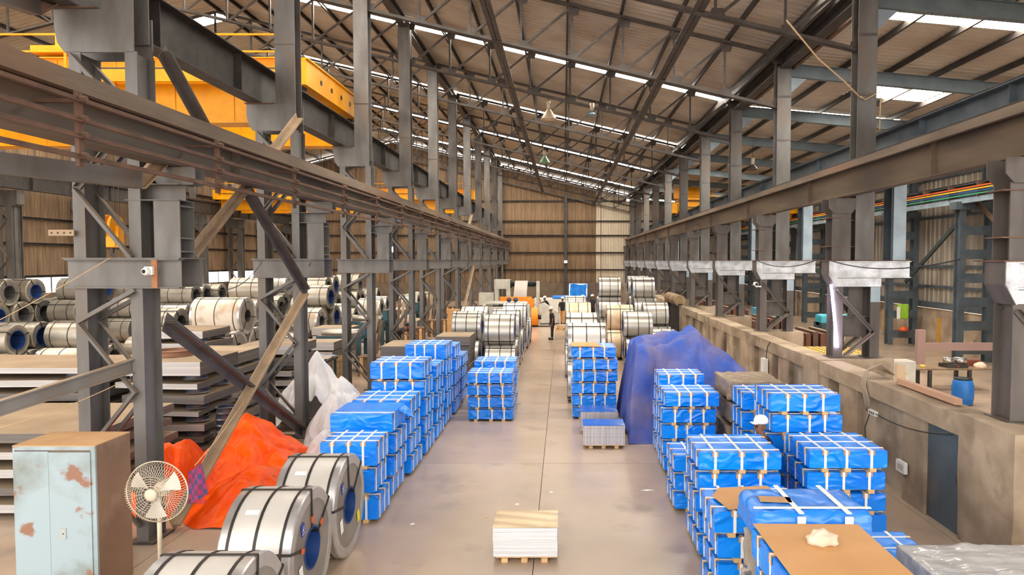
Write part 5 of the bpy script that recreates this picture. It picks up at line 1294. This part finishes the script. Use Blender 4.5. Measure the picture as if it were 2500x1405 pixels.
t = empty('coil_drum', (-1.85, 44.2, 0), 'orange cylindrical coil car drum beside the white machine cabinet', 'machine')
MB().lathe([(.58, -.22), (.6, -.2), (.6, .2), (.58, .22)], 28, (0, 0, .62), 'X').build('drum', mo, t, True); MB().lathe([(.16, .2), (.16, .42)], 14, (0, 0, .62), 'X').build('hub', md, t, True)
MB().box(-.2, 1.0, -.3, .3, 0, .04).build('foot', md, t); MB().box(-.15, .12, -.05, .05, .04, .45).build('stand', mo, t)
t = empty('control_cabinet', (-1.0, 46.0, 0), 'cream machine control cabinet with sloping top at the aisle end', 'cabinet')
MB().plate([(-.55, 0), (.7, 0), (.7, .8), (.25, 1.05), (-.3, 1.42), (-.55, 1.3)], (0, -.1, 0), (1, 0, 0), (0, 0, 1), -.9).build('body', mw, t); MB().box(.42, .46, -.105, -.1, .75, .81).build('lock', md, t); MB().box(-.57, .72, -.12, .82, 0, .06).build('plinth', md, t)
t = empty('long_white_bundle', (-.9, 56.5, 0), 'long white wrapped bundle with blue cover beyond the control cabinet', 'bundle')
MB().box(-1.5, 1.6, 0, 2.0, 0, 1.1).build('block', mat('white_wrap', (226, 222, 214), .6), t); fix(soft_box(MB(), .0, 1.62, -.04, 2.0, 1.1, 1.32, .06, .02, 4, 10).build('blue_cover', blue_tarp, t, True).data)
t = empty('timber_blocks', (-.05, 42.0, 0), 'small pallet of light timber blocks on the aisle floor', 'timber'); MB().box(-.45, .3, -.3, .3, 0, .08).build('pallet', wood, t)
for i in range(4): MB().box(-.43+.19*i, -.3+.19*i, -.28, .28, .08, .2).build('block', wood, t)
for i in range(3): MB().box(-.33+.19*i, -.2+.19*i, -.2, .28, .2, .32).build('block', wood, t)
# ------------------------------------------------------------------ benches and machines between the store columns
teal = mat('machine_teal', (36, 84, 98), .6, .1, (58, 70, 72), 2.2, dust=(140, 120, 98), dust_amt=.7)
for i, (x, y, lab) in enumerate(((-8.6, 26.6, 'teal machine frame with steel rollers beside the bending worker'), (-9.4, 33.0, 'teal machine stand deeper between the columns'), (-9.2, 39.0, 'teal machine frame below the far coils'))):
    t = empty('machine_frame', (x, y, 0), lab, 'machine')
    for a in (-.75, .75):
        for b in (-.5, .5): MB().box(a-.08, a+.08, b-.08, b+.08, 0, 1.25).build('leg', teal, t)
    MB().box(-.85, .85, -.6, .6, 1.25, 1.4).build('bed', teal, t)
    for k in range(4): MB().lathe([(.08, -.7), (.08, .7)], 12, (0, -.4+.27*k, 1.5), 'X').build('roller', sil, t, True)
    MB().box(.72, .95, -.3, .3, 1.4, 1.9).build('end_housing', teal, t); MB().box(-.8, .8, -.45, .45, .35, .42).build('shelf', steel_dk, t)
t = empty('wooden_crate', (-7.7, 23.6, 0), 'slatted light timber crate panel leaning behind the fourth column', 'crate', None, R(14))
for i in range(5): MB().box(-.3+.125*i, -.2+.125*i, -.015, .015, .0, 1.0).build('slat', wood, t)
for z in (.2, .8): MB().box(-.32, .34, -.04, -.015, z, z+.09).build('batten', wood, t)
flat = MB().grid(lambda u, v: ((u-.5)*1.3, (v-.5)*1.2, .06*math.sin(4*u+v)+.05*noise.noise(Vector((u*5, v*5, 2)))), 14, 12).build('crumpled_sheet', mat('blue_white_sheet', (150, 160, 190), .6, 0, (196, 170, 140), 2.5, .45, .55, bump=.6, bscale=5), loc=(-8.4, 22.6, 1.12), smooth=True)
tag(flat, 'crumpled blue and tan plastic sheet on a bench by the third column', 'sheet')
t = empty('work_bench', (-8.4, 22.6, 0), 'dark work bench under the crumpled blue and tan sheet', 'bench')
MB().box(-.7, .7, -.65, .65, .95, 1.03).build('top', steel_dk, t)
for a in (-.62, .62):
    for b in (-.58, .58): MB().box(a-.035, a+.035, b-.035, b+.035, 0, .95).build('leg', teal, t)
t = empty('cardboard_box', (-5.7, 35.5, 0), 'tall plain cardboard boxes standing beside the far column', 'box')
MB().box(-.3, .3, -.3, .3, 0, .95).build('carton', card, t); MB().box(-.28, .28, -.3, .28, .96, 1.75).build('carton', card, t)
lump('blue_sheet_heap', 'crumpled bright blue plastic heap between the coils and the far columns', 'sheet', (-4.75, 26.2, 0), (.4, .5, .75), blue_tarp, 6, 26, .3, .8)
lump('blue_sheet_heap', 'crumpled blue plastic and rubbish heap at the third column foot', 'sheet', (-5.1, 22.0, 0), (.45, .4, .45), mat('rubbish_blue', (70, 110, 160), .6, 0, (150, 130, 110), 4, .45, .6, bump=.6, bscale=6), 9, 24, .35, .6)
brown_m = mat('clutter_brown', (122, 92, 66), .8, 0, (88, 70, 56), 3)
for i, (x, y, w, h, lab) in enumerate(((-7.15, 25.5, .45, .7, 'dusty brown carton behind the fourth column'), (-7.3, 33.2, .5, 1.0, 'tall dusty brown crate beside the bending worker'), (-7.15, 38.6, .5, .9, 'dusty brown crate between far columns'), (-10.5, 26.6, .5, 1.1, 'dark brown bin behind the teal machine frame'), (-7.6, 45.6, .55, 1.2, 'tall brown crate near the white machine'))):
    t = empty('storage_crate', (x, y, 0), lab, 'crate', None, R(9*i))
    MB().box(-w, w, -w*.8, w*.8, 0, h).build('box', brown_m, t)
    for a in (-w*.7, 0, w*.7): MB().box(a-.06, a+.06, -w*.8-.025, -w*.8, 0, h).build('batten', wood, t)
    MB().box(-w-.02, w+.02, -w*.8-.03, w*.8+.02, h, h+.03).build('lid', brown_m, t)
for i, (x, y, h) in enumerate(((-7.9, 27.9, 2.2), (-8.2, 34.0, 2.4), (-8.0, 40.6, 2.6))):
    t = empty('leaning_boards', (x, y, 0), 'brown boards leaning upright between the columns, %s along from the bench' % ORD[i], 'boards', 'boards leaning between the columns')
    for k in range(3): MB().bar((.18*k-.2, 0, 0), (.18*k-.05, .5, h-.2*k), prof_box(.14, .03), (0, 1, 0)).build('board', tan_steel if k % 2 else brown_m, t)
# ------------------------------------------------------------------ beyond the concrete wall
t = empty('work_table', (12.7, 22.6, 0), 'rough plank table carrying a gas stove and pots', 'table')
MB().box(-1.25, 1.3, -.45, .45, .71, .76).build('top', mat('table_plank', (140, 114, 86), .8, 0, (112, 90, 68), 3), t)
for a in (-.7, .6):
    for b in (-.38, .38): MB().box(a-.05, a+.05, b-.05, b+.05, 0, .71).build('leg', steel_dk, t)
t = empty('gas_stove', (12.95, 22.5, .76), 'two-burner gas stove on the rough plank table', 'stove')
MB().plate([(-.32, -.22), (.34, -.22), (.42, .22), (-.4, .22)], (0, 0, 0), (1, 0, 0), (0, 1, 0), .12).build('body', steel_dk, t)
for x in (-.16, .18): MB().lathe([(.11, .12), (.11, .14)], 14, (x, .02, 0)).build('burner', black_m, t)
MB().lathe([(.03, -.26), (.03, -.2)], 10, (.0, 0, .06), 'Y').build('knob', mat('knob_red', (150, 60, 40), .5), t)
potm = mat('pot_steel', (196, 192, 188), .25, .9)
for i, (x, lab) in enumerate(((12.75, 'smaller steel pot on the gas stove'), (13.15, 'wider steel pot with lid on the gas stove'))):
    r = .16+.03*i
    t = empty('cooking_pot', (x, 22.5, .9), lab, 'pot'); MB().lathe([(.02, 0), (r, 0), (r, .17), (r-.01, .17), (r-.01, .02)], 22).build('pan', potm, t, True); MB().lathe([(r+.01, .17), (r+.01, .18), (.03, .2), (.0, .2)], 22).build('lid', potm, t, True)
t = empty('plastic_drum', (11.9, 20.2, 0), 'blue plastic drum with dark lid behind the concrete wall', 'drum')
MB().lathe([(.2, 0), (.27, .03), (.3, .25), (.3, .55), (.26, .72), (.24, .76)], 26).build('barrel', mat('drum_blue', (30, 110, 190), .4), t, True); MB().lathe([(.25, .76), (.25, .8), (.0, .81)], 24).build('lid', black_m, t, True)
t = empty('panel_box', (10.7, 21.6, 0), 'cream control box with pink paper on top behind the concrete wall', 'control box')
MB().box(-.36, .36, -.3, .3, .0, 1.12).build('box', mw, t); MB().plate([(-.25, -.2), (.2, -.2), (.2, .15), (-.2, .2)], (0, 0, 1.12), (1, 0, 0), (0, 1, 0), .006).build('paper', mat('pink_paper', (206, 160, 150), .8), t); MB().lathe([(.03, -.02), (.03, 0)], 12, (.05, -.3, .75), 'Y').build('knob', mat('knob_yellow', (220, 160, 30), .5), t)
t = empty('extinguisher_bag', (17.2, 34.68, 1.35), 'green and white bag hung on the battened wall column', 'bag'); fix(soft_box(MB(), -.3, .3, -.3, -.02, -.05, .75, .1, .03, 4, 12).build('bag', mat('bag_green', (150, 196, 50), .6), t, True).data); MB().box(-.36, -.2, -.33, -.28, .0, .6).build('white_strip', wpl, t)
t = empty('helmet_hook', (17.2, 34.7, .75), 'orange helmet hung below the green bag on the wall column', 'helmet'); MB().lathe([(.24, -.02), (.22, .1), (.1, .2), (.01, .22)], 18, (0, -.3, 0)).build('shell', mat('helmet_orange', (210, 90, 40), .4), t, True)
t = empty('press_machine', (10.5, 26.5, 0), 'turquoise press machine behind the second concrete-wall column', 'machine'); MB().box(-.5, .5, -.4, .4, 0, 1.1).build('base', teal, t); MB().box(-.6, -.1, -.4, .4, 1.1, 1.9).build('column', teal, t); fix(soft_box(MB(), -.6, .7, -.35, .35, 1.65, 2.2, .1, 0, 0, 8).build('head', mat('machine_turquoise', (60, 168, 186), .45), t, True).data); MB().box(-.35, .3, -.42, -.4, 1.2, 1.5).build('control_panel', wpl, t)
t = empty('press_machine', (9.9, 33.0, 0), 'light blue steel cabinet machine beyond the concrete wall', 'machine'); MB().box(-.7, .7, -.5, .5, 0, 1.45).build('base', steel_dk, t); MB().box(-.65, .65, -.55, .5, 1.45, 2.0).build('head', mat('machine_light_blue', (96, 170, 196), .45), t)
t = empty('perforated_tray', (8.1, 20.4, 0), 'yellow perforated metal tray on a stand behind the concrete wall', 'tray'); MB().box(-.8, .8, -.9, .9, 1.55, 1.6).build('tray', mat('tray_yellow', (222, 164, 40), .5), t)
for a in (-.72, .72):
    for b in (-.8, .8): MB().box(a-.04, a+.04, b-.04, b+.04, 0, 1.55).build('leg', steel_dk, t)
hm = MB().lathe([(.045, 0), (.045, .006)], 8).mesh('hole', black_m)
for i in range(8):
    for j in range(8): link('hole', hm, t, (-.7+.2*i, -.8+.22*j, 1.6))
for i, (y, c) in enumerate(((25.0, 'rust'), (31.0, 'red'), (37.5, 'rust'), (43.5, 'red'))):
    t = empty('scrap_rack', (9.2, y, 0), 'rack of rusty plates and bars behind the concrete wall, %s along' % ORD[i], 'rack', 'scrap racks behind the concrete wall')
    for a in (-.7, .7): MB().box(a-.06, a+.06, -.9, .9, 0, 1.6).build('frame', rusty, t)
    for k in range(5): MB().box(-.62+.26*k, -.44+.26*k, -.95, .95, 1.0+.1*(k % 3), 1.7+.07*(k % 2)).build('plate', rusty if k % 2 else mat('rust_red', (112, 68, 50), .7), t)
lump('white_bowl_cover', 'pale rounded cover at the right end of the plank table', 'cover', (13.75, 22.4, .76), (.2, .18, .14), mat('pale_cover', (222, 196, 172), .6), 3, 20, .12, .3)
t = empty('red_carton', (13.7, 22.85, .76), 'dark red carton behind the pale cover on the plank table', 'carton'); MB().box(-.25, .25, -.12, .12, 0, .2).build('carton', mat('carton_red', (122, 62, 52), .7), t)
t = empty('yellow_cup', (11.85, 22.4, .76), 'yellow cup standing on the plank table', 'cup'); MB().lathe([(.07, 0), (.08, .09), (.07, .09), (.06, .01)], 16).build('cup', mat('cup_yellow', (232, 196, 90), .5), t, True)
t = empty('trestle_rail', (15.0, 26.0, 0), 'dusty pink steel rail on a post behind the plank table', 'rail'); MB().box(-1.2, 2.4, -.05, .05, .85, 1.15).build('rail', mat('pink_steel', (168, 138, 130), .7), t); MB().box(-1.5, -1.2, -.1, .1, 0, 1.65).build('post', mat('pink_steel', (168, 138, 130), .7), t); MB().box(2.2, 2.4, -.1, .1, 0, .85).build('post', mat('pink_steel', (168, 138, 130), .7), t)
# timber lengths and cable bundle on the wall top
t = empty('timber_prop', (6.45, 13.0, 1.95), 'upright timber offcut standing on the concrete wall top', 'timber'); MB().bar((0, 0, 0), (.04, .08, .33), prof_box(.16, .1), (0, 1, 0)).build('block', mat('pale_timber', (198, 168, 136), .8), t)
t = empty('timber_beam', (6.42, 11.0, 1.95), 'long pinkish timber lying along the concrete wall top', 'timber'); MB().box(-.06, .06, 0, 1.9, 0, .1).build('beam', mat('pink_timber', (188, 148, 122), .8), t)
wire = mat('cable_grey', (166, 150, 130), .6)
for i in range(4):
    a = i*.06
    cable('cable', 'grey cable looping over the concrete wall top, %s in the bundle' % ORD[i], [(6.7, 13.9-a, 1.98), (6.4, 13.85-a, 2.1+.04*i), (6.12, 13.8-a, 2.02+.03*i), (6.04, 13.75-a, 1.8), (6.05-.01*i, 13.6-a*1.5, 1.5), (6.05, 13.5, 1.3)], .018, wire)
cable('cable', 'dark cable hanging from the white socket strip on the concrete wall', [(6.06, 13.4, 1.25), (6.04, 13.55, .95), (6.05, 13.5, .6), (6.05, 13.3, .5), (6.05, 13.2, .62)], .01, black_m)
cable('cable', 'dark cable running from the socket strip to the pier beside the door', sag((6.03, 13.3, 1.35), (6.0, 10.4, 1.62), .12), .01, black_m)
def wallbox(name, lab, y, z, w, h, cat, m=wpl, d=.06):
    t = empty(name, (6.07, y, z), lab, cat); MB().box(-d, .0, -w/2, w/2, -h/2, h/2).build('case', m, t); return t
t = wallbox('socket_strip', 'white socket strip under the cable bundle on the concrete wall', 13.2, 1.33, .3, .09, 'socket')
for i in range(3): MB().box(-.064, -.06, -.1+.08*i, -.06+.08*i, -.02, .02).build('outlet', steel_dk, t)
t = wallbox('switch_box', 'cream switch box low on the concrete wall near the door', 12.05, .62, .3, .2, 'switch box')
for i in range(3): MB().box(-.066, -.06, -.1+.07*i, -.06+.07*i, -.05, .05).build('switch', mat('switch_grey', (180, 176, 168), .5), t)
wallbox('junction_box', 'white junction box on the concrete wall behind the draped tarpaulin', 20.3, 1.15, .34, .44, 'junction box', wpl, .12)
cable('cable', 'cable curving down to the white junction box', [(6.05, 19.9, 1.9), (6.04, 20.1, 1.75), (6.04, 20.2, 1.5), (6.05, 20.25, 1.36)], .012, black_m)
# debris on the floor
for i, (u, v) in enumerate(((1345, 1210), (1260, 1240), (1185, 1272), (1582, 1205), (1000, 1290))):
    y = EYE*F/(v-VH); q = at_y(u, v, y)
    flat_sheet('paper_scrap', ['white paper scrap beside the floor joint', 'tiny white chip behind the golden-topped stack', 'small tan chip near the golden-topped stack', 'pale oval spill mark near the low blue stack', 'small white fleck by the first blue stack'][i], 'scrap', [(q.x-.04*(3 if i == 3 else 1), q.y), (q.x, q.y-.03), (q.x+.05*(3 if i == 3 else 1), q.y+.01), (q.x+.01, q.y+.05)], .001, wpl if i != 2 else wood, .002)
